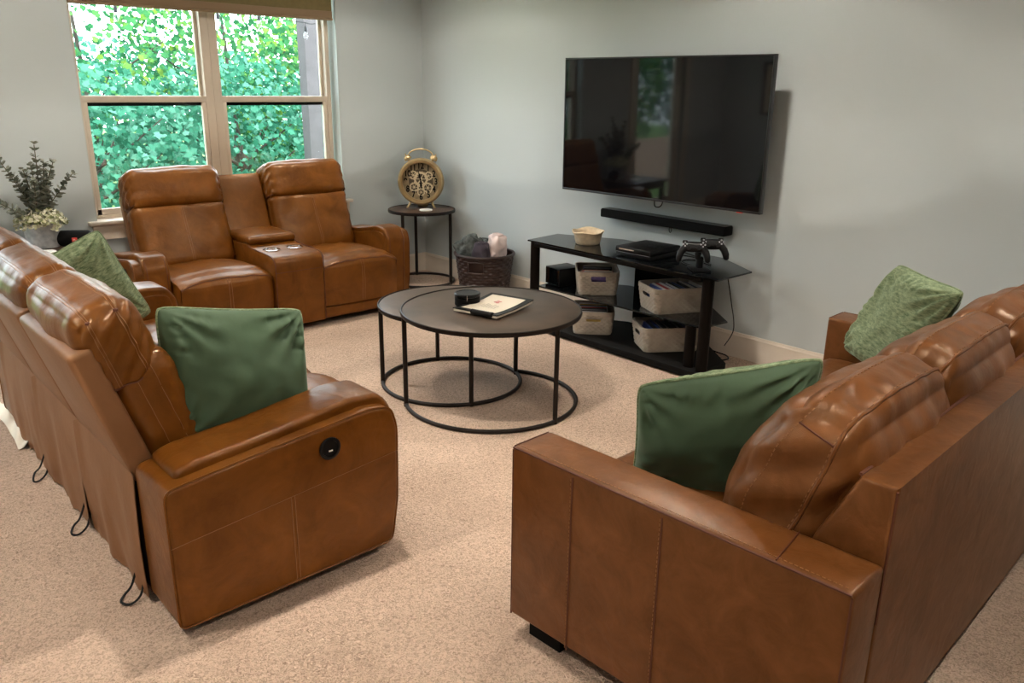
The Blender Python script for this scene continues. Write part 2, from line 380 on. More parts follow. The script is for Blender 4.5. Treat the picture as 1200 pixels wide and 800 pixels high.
# --- window: opening returns, sill, mullion, two double-hung units
def bar(mb, x0, x1, y0, y1, z0, z1, bev=.004): mb.box((x0, y0, z0), (x1, y1, z1), bev, 2)
def window():
    mb = MB()
    mb.box((OX1-.006, 0.002, OZ0), (OX1-.0005, .159, OZ1)); mb.box((OX0+.0005, .002, OZ0), (OX0+.006, .159, OZ1)); mb.box((OX0, .002, OZ1-.006), (OX1, .159, OZ1-.0005))
    struct(mb.build('trim_1', 'return', smooth=False))
    mb = MB()
    mb.box((OX0-.055, -.045, OZ0-.004), (OX1+.055, .105, OZ0+.022), .008, 3)
    struct(mb.build('trim_2', 'trim'))      # sill stool
    mb = MB(); mb.prism([(-.022, OZ0-.005), (-.022, OZ0-.03), (-.014, OZ0-.05), (-.014, OZ0-.085), (-.02, OZ0-.10), (0, OZ0-.10), (0, OZ0-.005)], 'x', OX0-.03, OX1+.03)
    struct(mb.build('trim_3', 'trim', ang=25))      # apron below the stool
    zm = 1.425
    units = [(OX0+.008, -1.735), (-1.735, OX1-.03)]
    for k, (x0, x1) in enumerate(units):
        w_ = thing('window_%d' % (k+1), ['left', 'right'][k], 'window'); del w_['label']; del w_['category']; struct(w_)
        fr = MB(); t = .036 if k == 0 else .062
        a0 = x0; a1 = x1
        for (q0, q1) in ((a0, a0+(.028 if k == 0 else .058)), (a1-(.058 if k == 0 else .036), a1)): bar(fr, q0, q1, .075, .155, OZ0+.022, OZ1)
        bar(fr, a0, a1, .075, .155, OZ1-.03, OZ1); bar(fr, a0, a1, .075, .155, OZ0+.022, OZ0+.045)
        fr.build('frame', 'frame', w_)
        i0 = a0+(.028 if k == 0 else .058); i1 = a1-(.058 if k == 0 else .036)
        # upper sash sits further out, lower sash nearer the room
        up = MB(); s = .012
        bar(up, i0, i0+s, .118, .145, zm, OZ1-.03); bar(up, i1-s-.01, i1, .118, .145, zm, OZ1-.03); bar(up, i0, i1, .118, .145, zm-.01, zm+.03); bar(up, i0, i1, .118, .145, OZ1-.07, OZ1-.03)
        u_ = up.build('upper_sash', 'frame', w_)
        MB().box((i0+s, .128, zm+.03), (i1-s, .133, OZ1-.07)).build('pane', 'glass', u_, smooth=False)
        lo = MB(); s2 = .03
        bar(lo, i0, i0+s2, .082, .112, OZ0+.045, zm+.03); bar(lo, i1-s2, i1, .082, .112, OZ0+.045, zm+.03); bar(lo, i0, i1, .080, .114, zm-.012, zm+.03); bar(lo, i0, i1, .082, .112, OZ0+.045, OZ0+.085)
        l_ = lo.build('lower_sash', 'frame', w_)
        MB().box((i0+s2, .094, OZ0+.085), (i1-s2, .099, zm-.012)).build('pane', 'glass', l_, smooth=False)
        MB().box((i0+s2, .099, zm-.034), (i1-s2, .111, zm-.012)).build('gasket', 'black_matte', l_, smooth=False)
    # blind pulled half up
    t = thing('window_shade', 'tan woven window shade rolled down over the top of the window', 'blind', (0, 0, 0))
    MB().box((OX0+.004, .022, 2.06), (OX1-.022, .027, OZ1-.002)).build('cloth', 'shade', t, smooth=False)
    MB().box((OX0+.004, .012, 1.995), (OX1-.018, .034, 2.012), .004).build('bottom_rail', 'shade_edge', t)
    MB().box((OX0+.004, .016, 2.012), (OX1-.020, .032, 2.06), .005).build('hem_bar', 'shade_edge', t)
    MB().box((OX0+.004, .006, OZ1-.07), (OX1-.018, .06, OZ1-.002), .01).build('head_rail', 'shade_edge', t)
window()

def door():
    d = thing('door_1', 'x', 'x'); del d['label']; del d['category']; struct(d)
    mb = MB()
    mb.box((DX0, .05, 0.01), (DX0+.13, .095, DZ1), .004); mb.box((DX1-.13, .05, .01), (DX1, .095, DZ1), .004)
    mb.box((DX0+.13, .05, DZ1-.14), (DX1-.13, .095, DZ1), .004); mb.box((DX0+.13, .05, .01), (DX1-.13, .095, .24), .004)
    mb.build('leaf', 'trim', d)
    MB().box((DX0+.13, .070, .24), (DX1-.13, .076, DZ1-.14)).build('pane', 'glass', d, smooth=False)
    h = MB(); h.lathe([(.028, .05), (.028, .04), (.012, .035), (.012, .0), (.010, -.01)], 16, (DX1-.065, 0, 1.0), 'y'); h.box((DX1-.16, -.02, .99), (DX1-.055, -.005, 1.01), .005)
    h.build('handle', 'chrome', d)
    mb = MB()
    for a in [(DX0-.09, DX0, 0, DZ1+.09), (DX1, DX1+.09, 0, DZ1+.09), (DX0, DX1, DZ1, DZ1+.09)]: mb.box((a[0], -.018, a[2]), (a[1], .0, a[3]), .004)
    struct(mb.build('trim_4', 'trim'))
door()

# ------------------------------------------------------------------ recessed ceiling lamps (above the frame)
CAN = [(x, y) for y in (-1.0, -3.3, -5.5) for x in (-.95, -2.75, -4.5)]
for i, (x, y) in enumerate(CAN):
    t = thing('recessed_light', 'recessed ceiling light in the row %s, %s' % (['by the window wall', 'over the coffee table', 'at the back of the room'][i//3], ['television side', 'middle', 'left wall side'][i % 3]), 'light', (x, y, ZC), group='recessed ceiling lights')
    MB().lathe([(.075, -.002), (.095, -.002), (.098, -.008), (.075, -.012)], 28).build('trim_ring', 'ceiling', t)
    MB().lathe([(.0, -.004), (.074, -.004), (.074, -.008), (0, -.008)], 28).build('lens', 'lens', t)
    ld = bpy.data.lights.new('recessed_bulb', 'AREA'); ld.shape = 'DISK'; ld.size = .14; ld.energy = CAN_POWER; ld.color = (1, .91, .79); ld.spread = math.radians(150)
    lo = bpy.data.objects.new('recessed_bulb', ld); COL.objects.link(lo); lo.parent = t; lo.location = (0, 0, -.012)

# ------------------------------------------------------------------ recliner furniture (local: x across, -y front, z up)
TH = math.radians(18)
def lean(l, t):     # l up along the tilted back, t forward of the shell
    return (l*math.sin(TH) - t*math.cos(TH), .42 + l*math.cos(TH) + t*math.sin(TH))
LEAN = Matrix(((1, 0, 0, 0), (0, math.cos(TH), math.sin(TH), 0), (0, -math.sin(TH), math.cos(TH), .42), (0, 0, 0, 1)))
# LEAN maps local (x, -t, l) to sofa space
def back_cushion(root, xc, wd, seed=0, drop=0, hd=.112, ht=.152):
    hw = wd/2
    # shell
    MB().box((xc-hw+.004, -.075, -.02), (xc+hw-.004, 0, .425), .016, 3, LEAN).build('back_shell', 'leather_back', root)
    # lower cushion
    def post(p, n, a, b, c):
        p = p.copy()
        p += n*(wob(p, 9, .006, seed) + wob(p, 28, .0025, seed+1))
        e = max(0, abs(a)-.6)/.4
        p += n*(math.sin(c*17+a*3+seed)*.003*e)
        p.y -= .03*max(0, -c)*(1-abs(a)**3)*(b < 0)       # lumbar swell
        return p
    cu = Cushion((hw-.002, .088, .215), .05, (.004, .022, .012), (26, 12, 20), post)
    mt = LEAN @ Matrix.Translation((xc, -.165, .115))
    o = cu.mesh().xf(mt).build('back_cushion', 'leather', root, weld=True, ang=70)
    st = MB()
    for s in (-.022, .022):
        st.tube([mt @ q for q in cu.path([(s, -1, -.95), (s, -1, .8)], 26, .0004)], .0011, 4)
    st.build('seam', 'stitch', o)
    st = MB()
    for sgn in (-1, 1):
        st.tube([mt @ q for q in cu.path([(sgn, -.25, -.9), (sgn, -.25, .95)], 26, .0003)], .0012, 4)
        st.tube([mt @ q for q in cu.path([(sgn, .35, -.9), (sgn, .35, .95)], 26, .0003)], .0012, 4)
    st.build('side_seam', 'stitch', o)
    # headrest roll
    def post2(p, n, a, b, c):
        p = p.copy()
        e = max(0, abs(a)-.55)/.45
        p += n*(wob(p, 8, .007, seed+3) + wob(p, 30, .0018, seed+4))
        p += n*(math.sin(c*13+b*9+seed*2)*.0045*e*e)
        p += n*(math.sin(p.x*42+seed+4*wob(p, 6, 1, seed))*.0009*(1 if c > .5 else .3))
        pinch = math.exp(-((abs(a)-1)/.12)**2)
        p.z -= .007*pinch*(c > 0)
        return p
    hr = Cushion((hw-.001, hd, .135), .060, (.006, .020, .012), (40, 22, 22), post2)
    mh = LEAN @ Matrix.Translation((xc, -ht, .422-drop))
    h = hr.mesh().xf(mh).build('headrest', 'leather', root, weld=True, ang=70)
    st = MB()
    for b_ in (-.42, .50):
        for d in (-.045, .045):
            st.tube([mh @ q for q in hr.path([(-1, b_+d, -.8), (-1, b_+d, 1), (1, b_+d, 1), (1, b_+d, -.8)], 30, .0003)], .0011, 4)
    st.build('seam', 'stitch', h)
    st = MB()
    for sgn in (-1, 1):
        st.tube([mh @ q for q in hr.path([(sgn, 1, -.78), (sgn, -1, -.78)], 16, .001)], .003, 4)
        for b_ in (-.42, .50):   # puckered corner knots
            q = mh @ hr.map(sgn, b_, .93, .0); st.lathe([(0, -.006), (.007, -.003), (.007, .003), (0, .006)], 8, q)
    st.build('tuck', 'seam', h)
    # welt under the headrest on the front
    st = MB(); st.tube([mh @ V((x, -.088+wob((x, 0, 0), 20, .003), -.126)) for x in [(-hw+.02)+i*(2*hw-.04)/30 for i in range(31)]], .004, 6)
    st.build('crease', 'seam', h)

def recl_seat(root, xc, wd, D, base=True):
    hw = wd/2 - .004
    F = -(D+.15)
    prof = [(-.10, .30), (-.10, .40), (-.25, .425), (-.45, .436), (-.65, .438), (F+.14, .432), (F+.06, .422), (F+.022, .408), (F+.006, .388), (F, .36), (F-.002, .27), (F+.004, .18), (F+.008, .128), (F+.05, .122)]
    def fn(u, v):
        k = v*(len(prof)-1); i = min(int(k), len(prof)-2); fr = k-i
        y = prof[i][0]*(1-fr)+prof[i+1][0]*fr; z = prof[i][1]*(1-fr)+prof[i+1][1]*fr
        a = 2*u-1; a = .6*a+.4*math.sin(a*PI/2); e = abs(a)**6
        if i < 8: z += .016*(1-a*a) - .022*e + wob((a, y, xc), 6, .006, 2)
        else: y += .018*e - .01*(1-a*a) + wob((a, z, xc), 6, .005, 3)
        return (xc+a*hw, y, z)
    mb = MB().grid(fn, 25, 53)
    # side skirts
    for s in (0, 1):
        n = 53; vs = []; fs = []
        for j in range(n):
            p = fn(s, j/(n-1)); vs += [p, (p[0], max(p[1], F+.05) if p[1] < F+.05 else p[1], .12)]
        for j in range(n-1): fs.append((2*j, 2*j+1, 2*j+3, 2*j+2))
        mb.add(vs, fs)
    o = mb.build('seat', 'leather', root, ang=70)
    st = MB(); st.tube([V(fn(u/24, 7.4/13))+V((0, -.001, .001)) for u in range(25)], .0028, 5); st.build('piping', 'seam', o)
    st = MB()
    for d in (-.012, .012): st.tube([V(fn(.5+d, (7.6+i*.45)/13))+V((0, -.0012, 0)) for i in range(12)], .0016, 4)
    st.build('seam', 'stitch', o)
    if base:
        MB().box((xc-hw, F+.016, .045), (xc+hw, -.2, .122), .012, 3).build('footrest_base', 'leather', root)

def recl_arm(root, x0, x1, outer, D, button=False):
    """outer = -1 if the outer face looks to -x"""
    wd = x1-x0
    def rnd(poly, k=4, r=.05):
        out = []
        n = len(poly)
        for i in range(n):
            p0, p1, p2 = V(poly[i-1]), V(poly[i]), V(poly[(i+1) % n])
            ra = min(r, (p0-p1).length*.45, (p2-p1).length*.45)
            a = p1 + (p0-p1).normalized()*ra; b = p1 + (p2-p1).normalized()*ra
            for j in range(k+1):
                t = j/k; out.append(tuple(a*(1-t)**2 + p1*2*t*(1-t) + b*t*t))
        return out
    pan = rnd([(0, .03), (0, .475), (-.25, .505), (-D+.10, .548), (-D+.02, .535), (-D-.002, .46), (-D+.004, .2), (-D+.03, .04)], 4, .03)
    bod = rnd([(-.048, .455), (-.048, .500), (-.10, .518), (-.30, .537), (-D+.14, .580), (-D+.03, .572), (-D-.020, .50), (-D-.016, .3), (-D-.010, .05), (-D+.035, .05), (-D+.045, .43), (-D+.12, .49), (-.10, .450)], 5, .03)
    bx = (x0+.050, x1-.003) if outer < 0 else (x0+.003, x1-.050)
    o = MB().prism(pan, 'x', x0, x1, .014, 4).build('arm_panel', 'leather', root, ang=60)
    b = MB().prism(bod, 'x', bx[0], bx[1], .018, 4).build('arm_pad', 'leather', root, ang=60)
    xo = x0-.0008 if outer < 0 else x1+.0008
    st = MB(); st.tube([(xo, -i*D/24, .300+.075*i/24) for i in range(25)], .0011, 4)
    for d in (-.006, .006): st.tube([(xo, -.375+d, .335-.3*i/8) for i in range(9)], .0014, 4)
    st.build('seam', 'stitch', o)
    st = MB()
    xe = x0+.006 if outer < 0 else x1-.006
    st.tube([(xe, y, z) for (y, z) in pan], .0034, 5, True); st.build('piping', 'leather', o)
    st = MB(); xc = bx[1]-.022 if outer < 0 else bx[0]+.022
    for q in (bx[0]+.020, bx[1]-.020):
        st.tube([(q, y-.0005, z) for (y, z) in bod if y < -D+.02 and z > .06 and z < .575], .0022, 5)
    st.tube([(x, -D+.13-.10*math.sin((x-bx[0])/(bx[1]-bx[0])*PI)*0, .5755) for x in [bx[0]+.02+i*(bx[1]-bx[0]-.04)/10 for i in range(11)]], .0022, 4)
    st.build('piping', 'seam', b)
    if button:
        s = outer
        bt = MB().lathe([(0, 0), (.037, 0), (.037, .004*1), (.034, .006), (.027, .006), (.026, .002), (0, .002)], 28, (0, 0, 0), 'x')
        bt.v = [((xo + s*p[0]), p[1]-.51, p[2]+.458) for p in bt.v]
        k = bt.build('power_button', 'black_plastic', o, label='round black power button')
        MB().box((xo+s*.002-.001, -.519, .447), (xo+s*.002+.001, -.505, .452)).build('usb_port', 'white', k, smooth=False)

def flap(root, xc, wd, seed):
    """loose cloth panel hanging behind a seat"""
    hw = wd/2
    def fn(u, v):
        a = 2*u-1; zt = .455-.035*max(0, a*.5+.5)**8-.03*max(0, -a*.5+.5)**10; z = zt*(1-v)+.010
        y = .006 + .005*v*math.sin(a*6+seed*2.3) + wob((a*1.2, z*2, seed), 2.5, .012)*v + .03*v*(1-v) + .010*math.exp(-((1-a)/.10)**2)*(1-v)
        x = xc + a*hw*(1-.022*v*v*(1 if a < 0 else .4)) - .008*v*v
        return (x, y, z + (.005*math.sin(a*13+seed)+.004*math.sin(a*31) if v > .97 else 0))
    mb = MB().grid(fn, 40, 26); mb.grid(lambda u, v: V(fn(u, v))+V((0, -.003, 0)), 40, 26, True)
    return mb.build('dust_flap', 'leather_back', root, ang=None, recalc=False)

# --- loveseat with console under the window
LS = thing('console_loveseat', 'caramel leather reclining loveseat with a cup-holder console, under the window', 'loveseat', (-1.735, -.205, 0))
def loveseat():
    D = .655; W = .965
    xs = [-W, -W+.205, -W+.205+.585, W-.205-.585, W-.205, W]
    recl_arm(LS, xs[0], xs[1], -1, D, True); recl_arm(LS, xs[4], xs[5], 1, D)
    for k, (a, b) in enumerate(((xs[1], xs[2]), (xs[3], xs[4]))):
        recl_seat(LS, (a+b)/2, b-a, D); back_cushion(LS, (a+b)/2, b-a+.02, 11+k*5)
    a, b = xs[2], xs[3]; F = -(D+.16)
    # console body: side profile
    prof = [(-.06, .05), (-.06, .53), (-.44, .535), (-.46, .52), (F+.06, .505), (F+.02, .495), (F, .465), (F-.002, .40), (F+.004, .05)]
    c = MB().prism(prof, 'x', a+.004, b-.004, .016, 3).build('console', 'leather', LS, ang=50)
    lid = Cushion(((b-a)/2-.004, .205, .026), .024, (0, 0, .012), (14, 16, 5), lambda p, n, q, r, s: p + n*wob(p, 12, .003))
    ml = Matrix.Translation(((a+b)/2, -.255, .556))
    l = lid.mesh().xf(ml).build('console_lid', 'leather', LS, weld=True, ang=70)
    st = MB(); pts = [ml @ lid.map(*q, .0005) for q in [(-.93+1.86*i/20, -.93, 1) for i in range(21)] + [(.93, -.93+1.86*i/20, 1) for i in range(21)] + [(.93-1.86*i/20, .93, 1) for i in range(21)] + [(-.93, .93-1.86*i/20, 1) for i in range(21)]]
    st.tube(pts, .0015, 4); st.build('seam', 'stitch', l)
    st = MB()
    for q in (a+.006, b-.006): st.tube([(q, y, z) for (y, z) in prof[2:]], .0025, 4)
    st.tube([(x, F-.0015, .405) for x in (a+.01, (a+b)/2, b-.01)], .0022, 4); st.build('seam', 'seam', c)
    for s in (-1, 1):
        cx = (a+b)/2+s*.082; cy = -.60
        k = MB().lathe([(.048, .002), (.054, .003), (.055, .010), (.050, .0125), (.044, .011), (.041, .004), (.041, .002), (0, .002)], 28, (cx, cy, .5075)).build('cup_holder', 'chrome', LS, label='chrome ringed cup holder')
        MB().lathe([(0, .0), (.026, .0), (.026, .0035), (0, .0035)], 20, (cx, cy, .509)).build('cup_well_shade', 'black_plastic', k)  # flat black disc paints in the well's dark depth; nothing is hollowed
    # console back panel
    p = [lean(-.02, 0), lean(.50, 0.0), lean(.515, .03), lean(.50, .15), lean(.46, .165), lean(-.02, .175)]
    MB().prism(p, 'x', a+.012, b-.012, .022, 4).build('console_back', 'leather', LS, ang=50)
    MB().box((xs[1]-.02, -D-.06, .025), (xs[4]+.02, -.03, .30)).build('underframe', 'black_cloth', LS, smooth=False)
loveseat()

# --- three-seat reclining sofa seen from behind (faces +x)
RS = thing('reclining_sofa', 'caramel leather three-seat reclining sofa seen from behind, at the left', 'sofa', (-3.522, -2.50, 0), PI/2)
def recl_sofa():
    D = .765; W = 1.105; aw = .245; sw = (2*W-2*aw)/3
    recl_arm(RS, -W, -W+aw, -1, D, True); recl_arm(RS, W-aw, W, 1, D, True)
    for k in range(3):
        xc = -W+aw+sw*(k+.5)
        recl_seat(RS, xc, sw, D); back_cushion(RS, xc, sw-.004, 31+k*4, .042, .092, .136)
        f = flap(RS, xc, sw+.008, k)
        # black lace loop hanging out below the flap
        a = xc-sw/2+.10-.02*k
        MB().tube(spline([(a, .0, .09), (a-.012, .03, .03), (a-.015, .055, .008), (a-.045-.02*k, .075, .006), (a-.075-.01*k, .055, .006), (a-.065, .02, .02), (a-.05, .0, .07)]), .0038, 6).build('lace_loop', 'black_cloth', RS)
    MB().box((-W+aw-.01, -D+.02, .03), (W-aw+.01, -.012, .40)).build('underframe', 'black_cloth', RS, smooth=False)
recl_sofa()

# --- right-hand sofa
TS = thing('leather_sofa', 'saddle brown leather sofa with loose back cushions, in the right foreground', 'sofa', (-2.772, -4.19, 0), .045)
def right_sofa():
    L = 2.10; D = .96; w_ = .155; za = .60
    for k, (a0, a1) in enumerate(((0, w_), (L-w_, L))):
        b = MB().box((a0, -D, .060), (a1, 0, za), .012, 3)
        o = b.build('arm', 'leather_dark', TS)
        out = a0 if k == 0 else a1; s = -1 if k == 0 else 1
        st = MB()
        for q in (-.225, -.505): st.tube([(out+s*.0008, q, z) for z in (.055, .3, .585)], .0022, 5)
        st.tube([(out-s*.003, y, za-.004) for y in (-.005, -D/2, -D+.005)], .0034, 5); st.tube([(a0+.01, -.003, za-.003), (a1-.01, -.003, za-.003)], .003, 5)
        st.tube([(out-s*.003, -.004, z) for z in (.06, .3, za-.01)], .0028, 5); st.tube([(out-s*.003, -D+.004, z) for z in (.06, .3, za-.01)], .0028, 5)
        st.tube([(a0+.006, -.79, za+.0006), (a1-.004, -.77, za+.0006)], .0022, 5)
        st.build('piping', 'seam', o)
        st = MB()
        i = 0
        while -.01-i*.012 > -D+.02:
            y = -.01-i*.012; st.tube([(out-s*.017, y, za+.0004), (out-s*.017, y-.007, za+.0004)], .0013, 4); i += 1
        for q in (-.219, -.499):
            for j in range(42): st.tube([(out+s*.0006, q, .06+j*.0125), (out+s*.0006, q, .0675+j*.0125)], .0010, 4)
        st.build('stitching', 'stitch', o)
    # feet
    for (a, b) in ((.03, -.115), (L-.12, -.115), (.03, -.88), (L-.12, -.88)):
        MB().prism([(a, b-.06), (a+.09, b-.06), (a+.09, b+.06), (a, b+.06)], 'z', 0, .062).build('foot', 'black_matte', TS, smooth=False)
    MB().box((w_, -D+.02, .05), (L-w_, -.03, .25), .01, 2).build('base', 'leather_dark', TS)
    n = 3; sw = (L-2*w_)/n
    for k in range(n):
        xc = w_+sw*(k+.5)
        sc = Cushion((sw/2-.003, .395, .095), .035, (0, 0, .02), (18, 24, 8), lambda p, nn, a, b, c, k=k: p + nn*(wob(p, 7, .006, k) + wob(p, 25, .0015, k)))
        m_ = Matrix.Translation((xc, -.415, .338)); o = sc.mesh().xf(m_).build('seat_cushion', 'leather_dark', TS, weld=True, ang=70)
        st = MB()
        for c_ in (-.8, .8): st.tube([m_ @ q for q in sc.path([(-.97, 1, c_), (.97, 1, c_)], 20, .0006)], .0025, 5)
        st.build('piping', 'seam', o)
    # back frame
    prof = [(-D, .03), (-D, .777), (-.880, .777), (-.80, .61), (-.74, .44), (-.74, .05)]
    bk = MB().prism(prof, 'x', w_+.001, L-w_-.001, .014, 3).build('back_frame', 'leather_dark', TS, ang=40)
    st = MB(); st.tube([(x, -.878, .7785) for x in (w_+.01, L/2, L-w_-.01)], .0042, 6)
    st.tube([(w_+.006, y, z) for (y, z) in ((-D+.002, .45), (-D+.003, .767))], .003, 5); st.build('piping', 'seam', bk)
    # loose back cushions
    for k in range(3):
        xc = w_+sw*(k+.5)
        def post(p, nn, a, b, c, k=k):
            p = p.copy()
            p += nn*(wob(p, 6, .012, k+20) + wob(p, 15, .004, k+21))
            e = max(0, abs(a)-.5)/.5
            p += nn*(math.sin(c*11+b*5+k)*.006*e*e)
            # long soft wrinkles running up the back face and top
            if b < 0.3 and c > -.6: p += nn*(.0022*math.sin(p.x*48+6*wob(p, 6, 1, k)+p.z*8)*(.4+.6*max(0, c)))
            t = (c+1)/2
            p.x *= 1 - .05*max(0, c)**2 - .04*max(0, -c)**2
            p.y *= 1 - .30*max(0, c)**2
            return p
        cu = Cushion((sw/2+.008, .135, .245), .085, (.014, .035, .03), (46, 28, 38), post)
        m_ = Matrix.Translation((xc + (-.01 if k == 0 else 0), -.715, .655)) @ Matrix.Rotation(math.radians(-17), 4, 'X').inverted() @ Matrix.Rotation(math.radians(-4 if k == 0 else 2), 4, 'Y')
        m_ = Matrix.Translation((xc + (.012 if k == 0 else 0), -.708, .65)) @ Matrix.Rotation(math.radians(20), 4, 'X')
        o = cu.mesh().xf(m_).build('back_cushion', 'leather_dark', TS, weld=True, ang=75)
        st = MB()
        st.tube([m_ @ q for q in cu.path([(-1, -.42, -.85), (-1, -.42, 1), (1, -.42, 1), (1, -.42, -.85)], 40, .0015)], .0050, 6)
        st.build('welt', 'leather_dark', o)
        st = MB()
        for d in (.05,):
            pts = cu.path([(-1, .48, -.9), (-1, .48, 1), (1, .48, 1), (1, .48, -.9)], 60, .0006)
            for i in range(0, len(pts)-1, 2): st.tube([m_ @ pts[i], m_ @ pts[i+1]], .0016, 4)
        pts = cu.path([(-1, -.36, -.9), (-1, -.36, 1), (1, -.36, 1), (1, -.36, -.9)], 60, .0006)
        for i in range(0, len(pts)-1, 2): st.tube([m_ @ pts[i], m_ @ pts[i+1]], .0016, 4)
        st.build('stitching', 'stitch', o)
        st = MB()
        for a_ in (.15, .62): st.tube([m_ @ q for q in cu.path([(a_, -1, -.5), (a_, -1, .55)], 14, .0006)], .0025, 4)
        st.tube([m_ @ q for q in cu.path([(-1, .48, .80), (-1, -.42, .80)], 12, .0006)], .0025, 4)
        st.build('seam', 'seam', o)
right_sofa()

# ------------------------------------------------------------------ throw pillows
def pillow(label, c, e1, e2, w_, h_, thick, front, back, seed, group='green throw pillows'):
    """e1 = width axis, e2 = up axis (may be skewed: a slumped pillow); the +n side (e1 x e2) carries the front cloth"""
    e1 = V(e1).normalized(); e2 = V(e2).normalized(); k_ = e2.dot(e1); sy = math.sqrt(1-k_*k_); e2 = (e2 - e1*k_).normalized(); n = e1.cross(e2)
    m = Matrix((e1, e2, n)).transposed().to_4x4(); m.translation = V(c)
    t = thing('throw_pillow', label, 'pillow', group=group, mtx=m)
    def surf(sgn):
        def fn(u, v):
            a, b = 2*u-1, 2*v-1; a = .6*a+.4*math.sin(a*PI/2); b = .6*b+.4*math.sin(b*PI/2)
            ed = ((1-a*a)*(1-b*b)); cr = 1-.055*(abs(a)*abs(b))**7
            x = a*w_/2*cr*(1-.045*(1-b*b)*abs(a)**3); y = b*h_/2*cr*(1-.045*(1-a*a)*abs(b)**3)
            z = sgn*thick/2*max(0, ed)**.42
            r = max(abs(a), abs(b)); k = (1-r)/.34
            along = (b if abs(a) > abs(b) else a); ph = along*9+seed*1.7+2.5*math.sin(along*5+seed)
            if k < 1: z += sgn*.013*(math.sin(PI*k)**1.5)*(abs(math.sin(ph))**.6-.5)*(1-.4*abs(along))
            # slack folds running in from the corners
            for (cx, cy, q) in ((-1, 1, .6), (1, 1, 1.1), (1, -1, .8), (-1, -1, .7)):
                dx, dy = a-cx, b-cy; d = math.hypot(dx, dy)+1e-6; th = math.atan2(dy, dx)
                z += sgn*.010*q*math.sin(th*15+seed*q)*math.exp(-((d-.45)/.32)**2)*min(1, ed*6)
            z += wob((a, b, sgn), 1.4, .030, seed)*ed**.5 + wob((a, b, sgn), 4, .006, seed)*min(1, ed*3)
            return (x+k_*y, y*sy, z)
        return fn
    MB().grid(surf(1), 70, 70).build('front_panel', front, t, ang=None, recalc=False)
    MB().grid(surf(-1), 70, 70, True).build('back_panel', back, t, ang=None, recalc=False)
    f = surf(1); ring = [f(i/40, 0) for i in range(40)] + [f(1, i/40) for i in range(40)] + [f(1-i/40, 1) for i in range(40)] + [f(0, 1-i/40) for i in range(40)]
    MB().tube(ring, .0045, 6, True).build('edge_seam', 'chenille', t)
    return t
pillow('dark green velvet-backed throw pillow on the reclining sofa, behind its near arm', (-3.145, -3.275, .640), (1, .02, -.19), (.06, .12, 1), .50, .45, .19, 'velvet', 'chenille', 3)
pillow('sage green chenille throw pillow near the reclining sofa far arm', (-3.225, -1.82, .625), (.918, 0, .398), (-.398, .06, .918), .455, .455, .15, 'chenille', 'velvet', 5)
pillow('dark green velvet-backed throw pillow leaning on the near arm of the right sofa', (-2.315, -4.55, .632), (.44, -.85, .29), (-.21, -.17, .955), .50, .42, .18, 'velvet', 'chenille', 8)
pillow('sage green chenille throw pillow in the far corner of the right sofa', (-.970, -4.45, .678), (-.64, -.77, 0), (-.2, -.46, .865), .47, .50, .15, 'chenille', 'velvet', 12)

# ------------------------------------------------------------------ coffee tables
def arc(cx, cy, z, r, a0, a1, n=60): return [(cx+r*math.cos(a0+(a1-a0)*i/n), cy+r*math.sin(a0+(a1-a0)*i/n), z) for i in range(n+1)]
def nest_table(name, label, c, r, zt, legs, ring, top='table_top', rim=.018, leg=.012, group=None, cat='coffee table'):
    t = thing(name, label, cat, (*c, 0), group=group)
    MB().lathe([(0, zt-.010), (r-.006, zt-.010), (r-.006, zt-.002), (r-.012, zt), (0, zt)], 72).build('table_top', top, t, ang=30)
    MB().lathe([(r-.008, zt-rim), (r, zt-rim), (r+.002, zt-rim/2), (r, zt+.002), (r-.004, zt+.004), (r-.008, zt+.002), (r-.008, zt-rim)], 72).build('rim', 'black_metal', t)
    for a in legs:
        x, y = (r-.014)*math.cos(a), (r-.014)*math.sin(a)
        MB().tube([(x, y, .0), (x, y, zt-.012)], leg, 10).build('leg', 'black_metal', t)
    a0, a1 = ring; full = abs(a1-a0) > 2*PI-.01
    p = arc(0, 0, .011, r-.014, a0, a1, 72)
    MB().tube(p[:-1] if full else p, .0105, 10, full).build('base_ring', 'black_metal', t)
    return t
R_ = math.radians
nest_table('coffee_table', 'larger round bronze coffee table with an open base ring, on top of its nesting mate', (-1.597, -2.738), .452, .490, [R_(152), R_(31), R_(-86)], (R_(152), R_(391)), group='nesting coffee tables')
nest_table('coffee_table', 'smaller round bronze coffee table tucked under the larger one', (-1.587, -2.399), .388, .448, [R_(144), R_(65), R_(-21), R_(247)], (0, 2*PI), group='nesting coffee tables')

